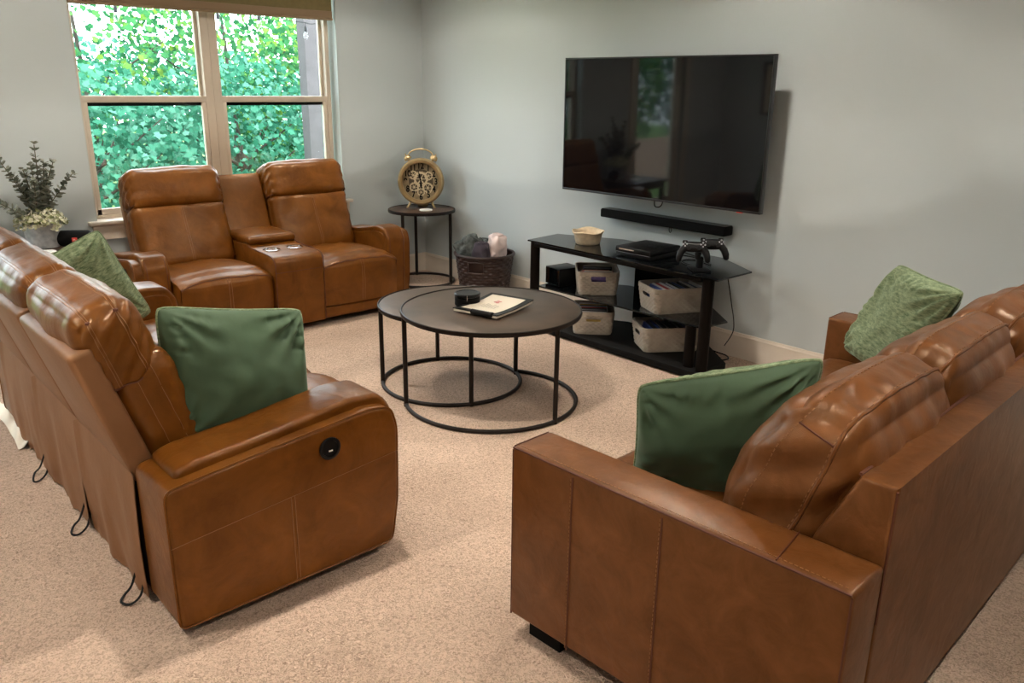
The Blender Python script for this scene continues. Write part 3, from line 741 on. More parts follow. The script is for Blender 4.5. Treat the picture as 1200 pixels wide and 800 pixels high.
# binder and tin
def binder():
    c = V((-1.605, -2.765, .4955)); ax = (V((-1.424, -2.579, 0))-V((-1.788, -2.678, 0))).normalized(); rz = math.atan2(ax.y, ax.x)
    t = thing('menu_binder', 'open black-framed binder with a printed cream page on the coffee table', 'binder', c, rz)
    def sheet(w_, h_, z, lift):
        def fn(u, v):
            x = (u-.5)*w_; y = (v-.5)*h_; return (x, y, z + lift*((abs(u-.5)*2)**2)*.5 + lift*.5*(u))
        return fn
    def slab(w_, h_, z, lift, th):
        f = sheet(w_, h_, z, lift); mb = MB().grid(lambda u, v: V(f(u, v))+V((0, 0, th)), 16, 6); mb.grid(f, 16, 6, True)
        for (a, b) in (((0, 0), (1, 0)), ((1, 0), (1, 1)), ((1, 1), (0, 1)), ((0, 1), (0, 0))):
            mb.grid(lambda u, v, a=a, b=b: V(f(a[0]+(b[0]-a[0])*u, a[1]+(b[1]-a[1])*u))+V((0, 0, th*v)), 16, 2)
        return mb
    slab(.33, .25, .000, .010, .010).build('page_stack', 'paper', t, ang=30)
    slab(.335, .258, .010, .014, .004).build('cover', 'black_plastic', t, ang=30)
    pg = slab(.275, .200, .0145, .013, .0008).build('page', 'paper', t, ang=30)
    f = sheet(.275, .200, .0157, .013); mb = MB()
    for i in range(7):
        y = .30+i*.07
        mb.tube([f(.25, y), f(.35, y), f(.45+.03*(i % 3), y)], .0006, 4)
    mb.build('text_lines', 'ink', pg)
    mb = MB()
    for (u, v, s) in ((.66, .56, .016), (.70, .50, .012), (.62, .50, .010), (.74, .58, .008)):
        p = f(u, v); mb.lathe([(0, 0), (s, 0), (s*.6, .0006), (0, .0006)], 7, p)
    mb.build('printed_emblem', 'print_pink', pg)
    h = MB().tube([(-.160, -.10, .016), (-.160, .02, .016)], .014, 12); h.build('spine_roll', 'black_plastic', t)
    MB().lathe([(0, -.002), (.008, -.002), (.008, .002), (0, .002)], 12, (-.160, -.102, .016), 'y').build('rivet', 'chrome', t)
binder()
def tin():
    t = thing('round_tin', 'round black lidded tin with side clips beside the binder', 'tin', (-1.662, -2.628, .4955), .6)
    MB().lathe([(0, 0), (.060, 0), (.064, .004), (.064, .042), (.060, .046), (0, .046)], 40).build('body', 'black_matte', t, ang=30)
    MB().lathe([(0, .047), (.062, .047), (.067, .049), (.067, .060), (.062, .064), (.054, .064), (.052, .062), (0, .062)], 40).build('lid', 'black_plastic', t, ang=30)
    for a in (.2, 3.4):
        MB().tube([(.066*math.cos(a), .066*math.sin(a), .030), (.072*math.cos(a), .072*math.sin(a), .036), (.071*math.cos(a), .071*math.sin(a), .056), (.066*math.cos(a), .066*math.sin(a), .060)], .003, 6).build('clip', 'chrome', t)
tin()

# ------------------------------------------------------------------ side table with clock
ST = (-.298, -.365)
nest_table('side_table', 'round dark side table with a ring base in the corner', ST, .268, .596, [R_(-64), R_(198), R_(66)], (0, 2*PI), top='side_top', rim=.02, leg=.013, cat='side table')

def text_mesh(s, size, ext=.001, bold=0):
    cu = bpy.data.curves.new('numeral_curve', 'FONT'); cu.body = s; cu.size = size; cu.extrude = ext; cu.offset = bold; cu.align_x = 'CENTER'; cu.align_y = 'CENTER'
    o = bpy.data.objects.new('numeral_tmp', cu); COL.objects.link(o)
    dg = bpy.context.evaluated_depsgraph_get(); me = bpy.data.meshes.new_from_object(o.evaluated_get(dg))
    bpy.data.objects.remove(o); return me
def clock():
    t = thing('alarm_clock', 'large aged-gold twin-bell clock with black numerals on the corner side table', 'clock', (-.262, -.315, .600), R_(-43.5))
    zc = .208; R = .183
    # local: face looks to -y
    mb = MB().lathe([(R-.036, -.040), (R-.030, -.050), (R-.012, -.052), (R, -.040), (R+.002, -.01), (R, .03), (R-.015, .042), (R-.036, .042), (R-.036, -.040)], 64, (0, 0, zc), 'y'); mb.build('case', 'gold', t)
    f = MB().lathe([(0, -.012), (R-.032, -.012), (R-.032, -.006), (0, -.006)], 64, (0, 0, zc), 'y').build('face', 'clock_face', t)
    MB().lathe([(R-.086, -.013), (R-.036, -.013), (R-.036, -.0118), (R-.086, -.0118), (R-.086, -.013)], 64, (0, 0, zc), 'y').build('numeral_ring', 'clock_ring', f)
    # gears
    for (gx, gz, gr, n) in ((.0, .02, .055, 20), (-.055, -.045, .036, 14), (.055, -.05, .040, 16), (.062, .045, .032, 12), (-.06, .05, .034, 12), (0, -.085, .030, 12), (.0, -.02, .026, 10)):
        g = MB()
        g.lathe([(gr*.74, -.016), (gr, -.016), (gr, -.013), (gr*.74, -.013), (gr*.74, -.016)], n*4, (gx, 0, zc+gz), 'y', fn=lambda a, i, r, n=n, gr=gr: r*(1.10 if (r > gr*.9 and math.sin(a*n) > 0) else 1))
        g.lathe([(0, -.017), (gr*.22, -.017), (gr*.22, -.013), (0, -.013)], 12, (gx, 0, zc+gz), 'y')
        for k in range(3):
            a = k*PI/3+gx*20; g.tube([(gx-gr*.8*math.cos(a), -.015, zc+gz-gr*.8*math.sin(a)), (gx+gr*.8*math.cos(a), -.015, zc+gz+gr*.8*math.sin(a))], gr*.055, 6)
        g.build('gear', 'gear', f)
    for h in range(1, 13):
        a = PI/2 - h*PI/6; me = text_mesh(str(h), .060, .001, .0016); me.materials.append(M['black_matte'])
        o = inst('numeral', me, f, ((R-.061)*math.cos(a), -.019, zc+(R-.061)*math.sin(a)), (PI/2, 0, 0)); o.scale = (.9, 1.15, 1)
    for (ang, ln, wd) in ((R_(102), .085, .007), (R_(-88), .060, .009)):
        h = MB(); d = V((math.cos(ang), 0, math.sin(ang))); q = V((-d.z, 0, d.x)); c = V((0, -.022, zc))
        pts = [c-d*.02+q*wd*.5, c-d*.02-q*wd*.5, c+d*ln*.6-q*wd, c+d*ln, c+d*ln*.6+q*wd]
        n = len(pts); h.add(pts+[p+V((0, .002, 0)) for p in pts], [tuple(range(n)), tuple(range(2*n-1, n-1, -1))]+[(i, (i+1) % n, n+(i+1) % n, n+i) for i in range(n)])
        h.build('hand', 'black_matte', f, smooth=False)
    for s in (-1, 1):
        a = PI/2 - s*R_(30); b = V((R*math.cos(a), 0, zc+R*math.sin(a))); d = V((math.cos(a), 0, math.sin(a)))
        bl = MB(); bl.lathe([(0, .052), (.016, .049), (.027, .038), (.031, .022), (.029, .012), (.010, .010), (.010, -.012), (0, -.012)], 24)
        rot = V((0, 0, 1)).rotation_difference(d).to_matrix().to_4x4(); rot.translation = b; bl.xf(rot); bl.build('bell', 'gold', t)
        k = MB().lathe([(0, .065), (.006, .062), (.006, .050), (0, .050)], 12); k.xf(rot); k.build('bell_knob', 'gold', t)
        ft = MB().tube([(s*.085, -.01, .045), (s*.098, -.02, .018), (s*.108, -.028, .004)], lambda u: .012-.006*u, 10); ft.lathe([(0, 0), (.010, 0), (.010, .006), (0, .010)], 12, (s*.110, -.030, 0)); ft.build('foot', 'gold', t)
    ha = [(.094*math.cos(PI*i/24)*1.02, 0, zc+R+.018+.052*math.sin(PI*i/24)) for i in range(25)]
    MB().tube(ha, .0055, 8).build('handle', 'gold', t)
    MB().lathe([(0, -.012), (.04, -.012), (.045, .0), (.03, .02), (0, .02)], 16, (0, .07, .012)).build('rear_prop', 'gold', t)
clock()
def coaster(label, p, r=.05):
    o = MB().lathe([(0, 0), (r-.004, 0), (r, .003), (r, .008), (r-.004, .011), (r-.01, .011), (r-.014, .009), (0, .009)], 32).build('coaster', 'white', ang=30); o.location = p
    return tag(o, label, 'coaster', 'round white coasters')
coaster('round white coaster in front of the gold clock', (-.345, -.487, .6), .052)

# ------------------------------------------------------------------ wicker basket with blankets
def wicker():
    t = thing('wicker_basket', 'round dark brown woven basket on the carpet between side table and media stand', 'basket', (-.245, -1.085, 0))
    h = .355; n = 200; rows = 15; sub = 5; prof = []
    def rad(z): return .175+.045*z/h
    k = rows*sub
    vs = []; fs = []
    for i in range(k+1):
        z = .01+(h-.03)*i/k; row = i//sub; ph = (i % sub)/sub
        for j in range(n):
            a = 2*PI*j/n; r = rad(z) + .008*math.sin(PI*ph)**.8*(.5+.5*math.cos(a*20+PI*(row % 2))) - .002
            vs.append((r*math.cos(a), r*math.sin(a), z))
    for i in range(k):
        zc = .01+(h-.03)*(i+.5)/k
        for j in range(n):
            a = 2*PI*(j+.5)/n; hole = (.235 < zc < .300) and (abs(((a-R_(212)+PI) % (2*PI))-PI) < .26 or abs(((a-R_(32)+PI) % (2*PI))-PI) < .26)
            if not hole: fs.append((i*n+j, i*n+(j+1) % n, (i+1)*n+(j+1) % n, (i+1)*n+j))
    MB().add(vs, fs).build('woven_wall', 'wicker_dark', t, ang=60, recalc=False, kind='stuff')
    MB().lathe([(.168, .012), (.205, h-.02)], 64, open_=True).build('liner', 'wicker_dark', t, recalc=False)
    MB().lathe([(0, 0), (.17, 0), (.178, .012), (.17, .02), (0, .02)], 48).build('bottom', 'wicker_dark', t)
    MB().tube(arc(0, 0, h-.012, .222, 0, 2*PI, 60)[:-1], .011, 8, True).build('rim', 'wicker_dark', t)
    for a in (R_(212), R_(32)):
        p = [(.223*math.cos(a+d), .223*math.sin(a+d), z) for (d, z) in ((-.27, .23), (-.27, .305), (0, .31), (.27, .305), (.27, .23), (0, .228))]
        MB().tube(p, .006, 6, True).build('handle_frame', 'wicker_dark', t)
    o = MB().tube(arc(-.0, 0, 0, .016, 0, 2*PI, 16)[:-1], .005, 6, True); o.xf(Matrix.Translation((-.12, .185, .375)) @ Matrix.Rotation(1.2, 4, 'X'))
    o.build('ring_handle', 'steel', t)
wicker()
def roll(name, label, c, r, ln, axis, matn, seed, cols=None):
    """rolled blanket: spiral section swept along axis"""
    ax = V(axis).normalized(); u = ax.orthogonal().normalized(); q = ax.cross(u)
    mb = MB()
    def fn(a, b):
        th = a*2*PI; s = b*2-1; e = math.sqrt(max(0, 1-abs(s)**5))
        rr = r*(.62+.38*e)*(1+.08*math.sin(th*3+seed)+.05*math.sin(th*7+b*5))
        p = ax*(s*ln/2) + (u*math.cos(th)+q*math.sin(th))*rr
        return p + V((wob(p, 16, .02, seed), wob(p, 16, .02, seed+1), wob(p, 16, .02, seed+2)))
    mb.grid(fn, 41, 21)
    for s in (0, 1):
        ring = [fn(i/40, s) for i in range(40)]; c0 = ax*((s*2-1)*ln/2*1.02); vs = ring+[c0]
        mb.add(vs, [(i, (i+1) % 40, 40) for i in range(40)])
    t = thing(name, label, 'blanket', c, group='rolled blankets in the wicker basket')
    mb.build('roll', matn, t, ang=None, weld=True)
    sp = MB()
    for s in (1,):
        pts = []
        for i in range(60):
            th = i*.35; rr = r*.62*(1-i/66); pts.append(ax*(ln/2*1.03) + (u*math.cos(th)+q*math.sin(th))*rr)
        sp.tube(pts, r*.07, 6)
    sp.build('rolled_edge', matn, t)
    return t
roll('rolled_blanket', 'fluffy charcoal blanket rolled up in the wicker basket', (-.33, -1.02, .375), .085, .20, (.45, -.55, .35), 'blanket_grey', 1)
roll('rolled_blanket', 'plum grey blanket rolled upright at the basket front', (-.315, -1.135, .315), .062, .24, (-.05, -.05, 1), 'blanket_purple', 3)
roll('rolled_blanket', 'pale pink knitted blanket rolled upright in the basket', (-.19, -1.16, .355), .072, .26, (.05, -.08, 1), 'blanket_pink', 5)
roll('rolled_blanket', 'dark blanket folded at the back of the basket', (-.17, -1.02, .33), .075, .20, (.2, .1, 1), 'blanket_grey', 9)

# ------------------------------------------------------------------ wall TV and soundbar
def tv():
    m = Matrix.Translation((-.190, -2.598, 1.310)) @ Matrix.Rotation(R_(1.6), 4, 'Z') @ Matrix.Rotation(R_(-.6), 4, 'Y')
    t = thing('wall_television', 'large black flat television on a wall mount above the media stand', 'television', mtx=m)
    W, H = 1.468, .828
    MB().box((-.0155, -W/2+.008, -H/2+.010), (-.0125, W/2-.008, H/2-.008)).build('screen', 'screen', t, smooth=False)
    b = MB()
    for (y0, y1, z0, z1) in ((-W/2, W/2, H/2-.009, H/2), (-W/2, W/2, -H/2, -H/2+.013), (-W/2, -W/2+.009, -H/2+.013, H/2-.009), (W/2-.009, W/2, -H/2+.013, H/2-.009)): b.box((-.019, y0, z0), (.014, y1, z1), .002)
    b.build('bezel', 'bezel', t)
    MB().box((-.0125, -W/2+.009, -H/2+.012), (.014, W/2-.009, H/2-.009)).build('back_panel', 'black_plastic', t, smooth=False)
    MB().box((.014, -.55, -.32), (.050, .55, .12), .02).build('electronics_bulge', 'black_plastic', t)
    MB().box((-.018, -W/2+.11, -H/2-.004), (-.006, -W/2+.145, -H/2+.001)).build('indicator', 'red', t, smooth=False)
    mo = MB(); mo.box((.172, -.20, -.14), (.182, .20, .14), .003); mo.box((.05, -.16, -.18), (.062, -.12, .18)); mo.box((.05, .12, -.18), (.062, .16, .18))
    mo.box((.058, -.03, -.03), (.176, .03, .03), .004); mo.build('wall_mount', 'black_metal', t)
    MB().tube(spline([(.04, -.05, -H/2+.02), (.03, -.045, -H/2-.025), (.03, -.02, -H/2-.042), (.04, .015, -H/2-.035), (.06, .03, -H/2+.02)]), .0035, 6).build('cable_loop', 'black_plastic', t)
tv()
def soundbar():
    t = thing('soundbar', 'long black soundbar mounted on the wall below the television', 'soundbar', (-.06, -2.588, .757))
    MB().box((-.048, -.482, -.028), (.044, .482, .028), .010, 3).build('housing', 'speaker_mesh', t)
    MB().box((-.040, -.476, .028), (.040, .476, .0295)).build('top_panel', 'black_plastic', t, smooth=False)
    for y in (-.25, .25): MB().box((.038, y-.03, -.04), (.0595, y+.03, .0), .002).build('wall_bracket', 'black_metal', t)
    MB().tube(spline([(.0, -.06, -.028), (-.004, -.072, -.045), (0, -.066, -.062), (.005, -.054, -.062), (.006, -.048, -.045), (.0, -.058, -.028)]), .0028, 6).build('cable_loop', 'black_plastic', t)
soundbar()

# ------------------------------------------------------------------ media stand
ZT, ZM, ZB = .592, .300, .050
def stand():
    t = thing('media_stand', 'black glass-topped media stand with three shelves under the television', 'tv stand')
    top = [(-.545, -1.875), (-.232, -1.840), (-.035, -2.26), (-.035, -3.03), (-.235, -3.352), (-.560, -3.352)]
    MB().prism(top, 'z', ZT-.010, ZT, .002, 1).build('top_glass', 'smoked', t, ang=20)
    mid = [(-.535, -1.965), (-.30, -1.95), (-.06, -2.35), (-.06, -2.98), (-.30, -3.27), (-.515, -3.25)]
    MB().prism(mid, 'z', ZM-.010, ZM, .002, 1).build('middle_glass', 'smoked', t, ang=20)
    bot = [(-.565, -1.94), (-.28, -1.94), (-.05, -2.35), (-.05, -2.98), (-.28, -3.27), (-.565, -3.27)]
    MB().prism(bot, 'z', .012, ZB, .004, 2).build('base_shelf', 'black_matte', t, ang=20)
    rail = MB(); rail.box((-.548, -3.24, ZT-.036), (-.520, -1.94, ZT-.010), .003); rail.build('front_rail', 'post', t)
    for (x, y) in ((-.520, -1.925), (-.520, -3.27)):
        p = [(x+.026*math.cos(a)*1.0, y+.036*math.sin(a)) for a in [2*PI*i/20 for i in range(20)]]
        MB().prism(p, 'z', 0, ZT-.010).build('front_post', 'post', t)
    p = [(-.495+.024*math.cos(a), -3.165+.034*math.sin(a)) for a in [2*PI*i/20 for i in range(20)]]
    MB().prism(p, 'z', ZB, ZM-.010).build('lower_column', 'post', t)  # short dark column between base shelf and middle glass
    MB().box((-.10, -2.80, .012), (-.06, -2.42, ZT-.010), .006).build('rear_spine', 'black_matte', t)
stand()

def bin_mesh(w_, d_, h_):
    """tapered woven plastic bin; handle slots in the two short (x) ends; returns wall, rim"""
    def outline(t, off=0):
        k = .90+.10*t; hw, hd, r = w_/2*k+off, d_/2*k+off, .035; pts = []
        for (cx, cy, a0) in ((hw-r, hd-r, 0), (-hw+r, hd-r, PI/2), (-hw+r, -hd+r, PI), (hw-r, -hd+r, 3*PI/2)):
            for i in range(5): a = a0+PI/2*i/4; pts.append((cx+r*math.cos(a), cy+r*math.sin(a)))
        out = []; n = len(pts)
        for i in range(n):
            p, q = V(pts[i]), V(pts[(i+1) % n]); m_ = max(1, int((q-p).length/.006))
            for j in range(m_): out.append(p+(q-p)*j/m_)
        return out
    n = len(outline(0)); rows = 10; sub = 3; k = rows*sub; vs = []; fs = []; N = min(len(outline(t)) for t in (0, .5, 1))
    ref = outline(1)
    N = len(ref)
    for i in range(k+1):
        t = i/k; z = .004+(h_-.022)*t; row = i//sub; ph = (i % sub)/sub
        s = (.90+.10*t)
        for j, p in enumerate(ref):
            L_ = j*.006*2*PI/.036
            d = .0055*math.sin(PI*ph)**.7*(.5+.5*math.cos(L_+PI*(row % 2)))
            r_ = p.length; q = p*(s + d/max(r_, .05)); vs.append((q.x, q.y, z))
    for i in range(k):
        for j in range(N):
            m_ = (vs[i*N+j][1]); zc = vs[i*N+j][2]/h_
            if abs(m_) < .045 and .58 < zc < .76: continue
            fs.append((i*N+j, i*N+(j+1) % N, (i+1)*N+(j+1) % N, (i+1)*N+j))
    wall = MB().add(vs, fs)
    inner = [(p.x*.955, p.y*.955) for p in ref]
    rim = MB(); a = [(p.x*1.012, p.y*1.012) for p in ref]; z0, z1 = h_-.020, h_
    vs = [(x, y, z0) for x, y in a]+[(x, y, z1) for x, y in a]+[(x, y, z1) for x, y in inner]+[(x*.96, y*.96, z0-.03) for x, y in inner]
    rim.add(vs, [(r*N+j, r*N+(j+1) % N, (r+1)*N+(j+1) % N, (r+1)*N+j) for r in range(3) for j in range(N)])
    bot = MB().prism([(p.x*.895, p.y*.895) for p in ref], 'z', 0, .006)
    return wall, rim, bot
W1, R1, B1 = bin_mesh(.30, .265, .150)       # short (handle) side .265
binA = (mesh_only(W1, 'woven_wall', 'bin', 60), mesh_only(R1, 'rim', 'bin'), mesh_only(B1, 'bottom', 'bin'))
W2, R2, B2 = bin_mesh(.37, .255, .150)
binB = (mesh_only(W2, 'woven_wall', 'bin', 60), mesh_only(R2, 'rim', 'bin'), mesh_only(B2, 'bottom', 'bin'))
def bin_(label, loc, rz, ms):
    t = thing('storage_bin', label, 'bin', loc, rz, 'taupe woven storage bins'); 
    for nm, me in zip(('woven_wall', 'rim', 'bottom'), ms):
        o = inst(nm, me, t)
    return t
def ang2(a, b): return math.atan2(b[1]-a[1], b[0]-a[0])
# handle end toward the viewer: local -x is the handle end
b1 = bin_('taupe woven bin with pink magazines on the middle shelf of the stand', (-.330, -2.300, ZM), R_(46), binA)
b2 = bin_('taupe woven bin of mixed cases on the bottom shelf, left of the stand', (-.362, -2.310, ZB), R_(43), binA)
b3 = bin_('taupe woven bin packed with disc cases on the middle shelf, right', (-.306, -2.895, ZM), R_(-26), binB)
b4 = bin_('taupe woven bin packed with disc cases on the bottom shelf, right', (-.295, -2.850, ZB), R_(-34), binB)
tagp = MB().box((-.1515, -.045, .103), (-.1495, .045, .122)).build('label_tag', 'purple', b1, smooth=False, label='small purple label tag')

CASE = {}
for k in ('case_white', 'case_blue', 'case_black', 'case_red', 'case_grey', 'print_pink', 'print_yellow', 'paper', 'purple'):
    CASE[k] = mesh_only(MB().box((-.0068, -.088, 0), (.0068, .088, .125), .0015, 1), 'disc_case_'+k, k)
ORD = ['first', 'second', 'third', 'fourth', 'fifth', 'sixth', 'seventh', 'eighth', 'ninth', 'tenth', 'eleventh', 'twelfth', 'thirteenth', 'fourteenth', 'fifteenth']
HUE = {'case_white': 'white', 'case_blue': 'dark blue', 'case_black': 'black', 'case_red': 'red', 'case_grey': 'grey', 'print_pink': 'pink', 'print_yellow': 'yellow', 'paper': 'cream', 'purple': 'purple'}
def put_cases(bn, label, group, n, x0, dx, keys, tilt=.25, z=.008, yoff=0, cat='disc case'):
    rz = bn.rotation_euler.z; base = Matrix.Translation(bn.location) @ Matrix.Rotation(rz, 4, 'Z')
    for i in range(n):
        k = keys[i % len(keys)]
        o = inst('disc_case', CASE[k]); o.matrix_world = base @ Matrix.Translation((x0+dx*i, yoff+random.uniform(-.012, .012), z+random.uniform(0, .012))) @ Matrix.Rotation(tilt+random.uniform(-.02, .02), 4, 'Y')
        tag(o, '%s %s, %s from the front' % (HUE[k], label, ORD[i]), cat, group)
random.seed(3)
put_cases(b3, 'disc case in the right bin on the middle shelf', 'disc cases, middle right bin', 15, -.150, .0195, ['case_blue', 'case_white', 'case_red', 'case_white', 'case_blue', 'case_white', 'case_black', 'case_blue', 'case_grey', 'case_black', 'case_white', 'case_black'], .30, .012)
put_cases(b4, 'disc case in the right bin on the bottom shelf', 'disc cases, bottom right bin', 14, -.150, .0205, ['case_blue', 'case_black', 'case_blue', 'case_white', 'case_black', 'case_white', 'case_black', 'case_black', 'case_grey', 'case_black'], .30, .012)
put_cases(b2, 'disc case in the left bin on the bottom shelf', 'disc cases, bottom left bin', 11, -.115, .0205, ['print_yellow', 'case_white', 'case_black', 'case_grey', 'case_black', 'case_red', 'case_black', 'case_white', 'case_black'], .25, .010)
put_cases(b1, 'magazine in the left bin on the middle shelf', 'magazines, middle left bin', 10, -.112, .0215, ['purple', 'paper', 'print_pink', 'print_pink', 'case_black', 'case_black', 'case_grey', 'case_black'], .22, .012, cat='magazine')

def black_box():
    t = thing('receiver_box', 'plain black receiver box on the left of the middle shelf', 'box', (-.365, -2.035, ZM), R_(-8))
    MB().box((-.09, -.075, .004), (.09, .075, .118), .004).build('housing', 'black_plastic', t)
    MB().box((-.0915, -.070, .010), (-.0898, .070, .112)).build('front_panel', 'smoked', t, smooth=False)
    for x in (-.07, .07):
        for y in (-.055, .055): MB().lathe([(0, 0), (.010, 0), (.010, .005), (0, .005)], 10, (x, y, 0)).build('foot', 'black_matte', t)
black_box()
def bowl():
    t = thing('stoneware_bowl', 'cream stoneware bowl with a wavy rim on the stand top', 'bowl', (-.335, -2.215, ZT), R_(35))
    n = 64
    def fn(a, i, r): return r*(1+.10*math.cos(2*a)*(.3+.7*min(1, i/4)))
    pr = [(0, 0), (.062, 0), (.068, .006), (.074, .03), (.082, .062), (.090, .072), (.0935, .077), (.090, .081), (.082, .079), (.074, .064), (.066, .03), (.058, .012), (0, .010)]
    mb = MB().lathe(pr, n, fn=fn)
    out = []
    for k, (x, y, z) in enumerate(mb.v):
        a = math.atan2(y, x); s = max(0, (z-.05)/.03); out.append((x, y, z+s*(.008*math.cos(2*a)**2+.0015*math.sin(5*a))))
    mb.v = [(x*1.22, y*1.22, z) for (x, y, z) in out]; mb.build('bowl', 'cream', t, ang=60)
    MB().box((-.02, -.012, .0115), (.02, .012, .014), .001).build('printed_mark', 'black_matte', t)
bowl()
def console():
    t = thing('game_console', 'black ribbed game console lying on the stand top', 'game console', (-.330, -2.70, ZT), R_(2))
    MB().box((-.145, -.128, .004), (.145, .128, .026), .004).build('lower_shell', 'black_plastic', t)
    MB().box((-.152, -.130, .028), (.148, .130, .060), .007, 3).build('upper_shell', 'black_plastic', t)
    MB().box((-.1535, -.010, .044), (-.151, .100, .050)).build('disc_slot', 'chrome', t, smooth=False)
    MB().box((-.150, -.120, .0265), (.140, .120, .0275)).build('groove', 'case_grey', t, smooth=False)
    MB().box((-.02, -.135, .060), (.10, .0, .0645), .002).build('top_ridge', 'black_plastic', t)
    for x in (-.11, .11):
        for y in (-.1, .1): MB().lathe([(0, 0), (.012, 0), (.012, .005), (0, .005)], 10, (x, y, 0)).build('foot', 'black_matte', t)
    MB().tube(spline([(.146, -.06, .03), (.19, -.075, .035), (.20, -.11, .012), (.18, -.20, .005), (.16, -.28, .004)]), .004, 6).build('power_cord', 'black_plastic', t)
console()
def gamepad(label, m):
    t = thing('game_controller', label, 'game controller', mtx=m, group='controllers on the charging dock')
    def post(p, n, a, b, c):
        p = p.copy(); p.z += .006*(abs(a)**2); return p
    cu = Cushion((.062, .026, .015), .014, (0, .004, .004), (16, 8, 6), post); b = cu.mesh(); b.build('body', 'black_plastic', t, weld=True)
    for s in (-1, 1):
        MB().tube([(s*.050, -.010, .0), (s*.066, -.030, -.003), (s*.076, -.056, -.008), (s*.078, -.078, -.012), (s*.076, -.086, -.013)], lambda u: [.020, .020, .0185, .015, .006][min(4, int(round(u*4)))], 12).build('grip', 'black_plastic', t)
        MB().lathe([(0, .026), (.010, .026), (.011, .022), (.005, .018), (.005, .010), (0, .010)], 14, (s*.026, -.016, 0)).build('thumb_stick', 'black_matte', t)
        MB().box((s*.048-.014, .020, -.012), (s*.048+.014, .036, .006), .005).build('trigger', 'black_matte', t)
    for k in range(4):
        a = k*PI/2; MB().lathe([(0, .022), (.0045, .022), (.005, .018), (0, .016)], 10, (.048+.011*math.cos(a), .008+.011*math.sin(a), 0)).build('button', 'case_grey', t)
        MB().box((-.048+.010*math.cos(a)-.004, .008+.010*math.sin(a)-.004, .018), (-.048+.010*math.cos(a)+.004, .008+.010*math.sin(a)+.004, .0225), .001).build('pad_key', 'case_grey', t)
def dock():
    t = thing('charging_dock', 'small black charging dock under the controllers', 'dock', (-.425, -3.135, ZT), R_(50))
    MB().box((-.075, -.05, 0), (.075, .05, .012), .005).build('base', 'black_plastic', t)
    MB().box((-.02, -.018, .010), (.02, .018, .075), .008).build('stem', 'black_plastic', t)
    MB().tube(spline([(.07, .0, .006), (.12, .03, .004), (.20, .05, .004), (.26, .01, .004), (.24, -.06, .004), (.12, -.10, .004)]), .0028, 6).build('usb_cord', 'black_plastic', t)
dock()
for k, (dx, dy, dz, rz, lab) in enumerate(((-.035, .020, .128, R_(-52), 'black game controller on the dock, lower left one'), (.055, -.035, .140, R_(-46), 'black game controller on the dock, upper right one'))):
    m = Matrix.Translation((-.425+dx, -3.135+dy, ZT+dz)) @ Matrix.Rotation(rz, 4, 'Z') @ Matrix.Rotation(R_(62), 4, 'X')
    gamepad(lab, m)
def cords():
    o = MB().tube(spline([(-.34, -3.27, .56), (-.30, -3.285, .40), (-.27, -3.29, .30), (-.24, -3.27, .22), (-.20, -3.2, .12)]), .003, 6).build('power_cord', 'black_plastic'); tag(o, 'thin black cord hanging behind the right end of the media stand', 'cord')
    o = MB().tube(spline([(-.10, -2.90, .03), (-.06, -2.98, .02), (-.04, -3.06, .008), (-.045, -3.12, .006), (-.09, -3.165, .006), (-.15, -3.155, .006), (-.20, -3.12, .006)]), .0045, 6).build('power_cord', 'black_plastic'); tag(o, 'black power cord looped on the carpet right of the media stand', 'cord')
cords()

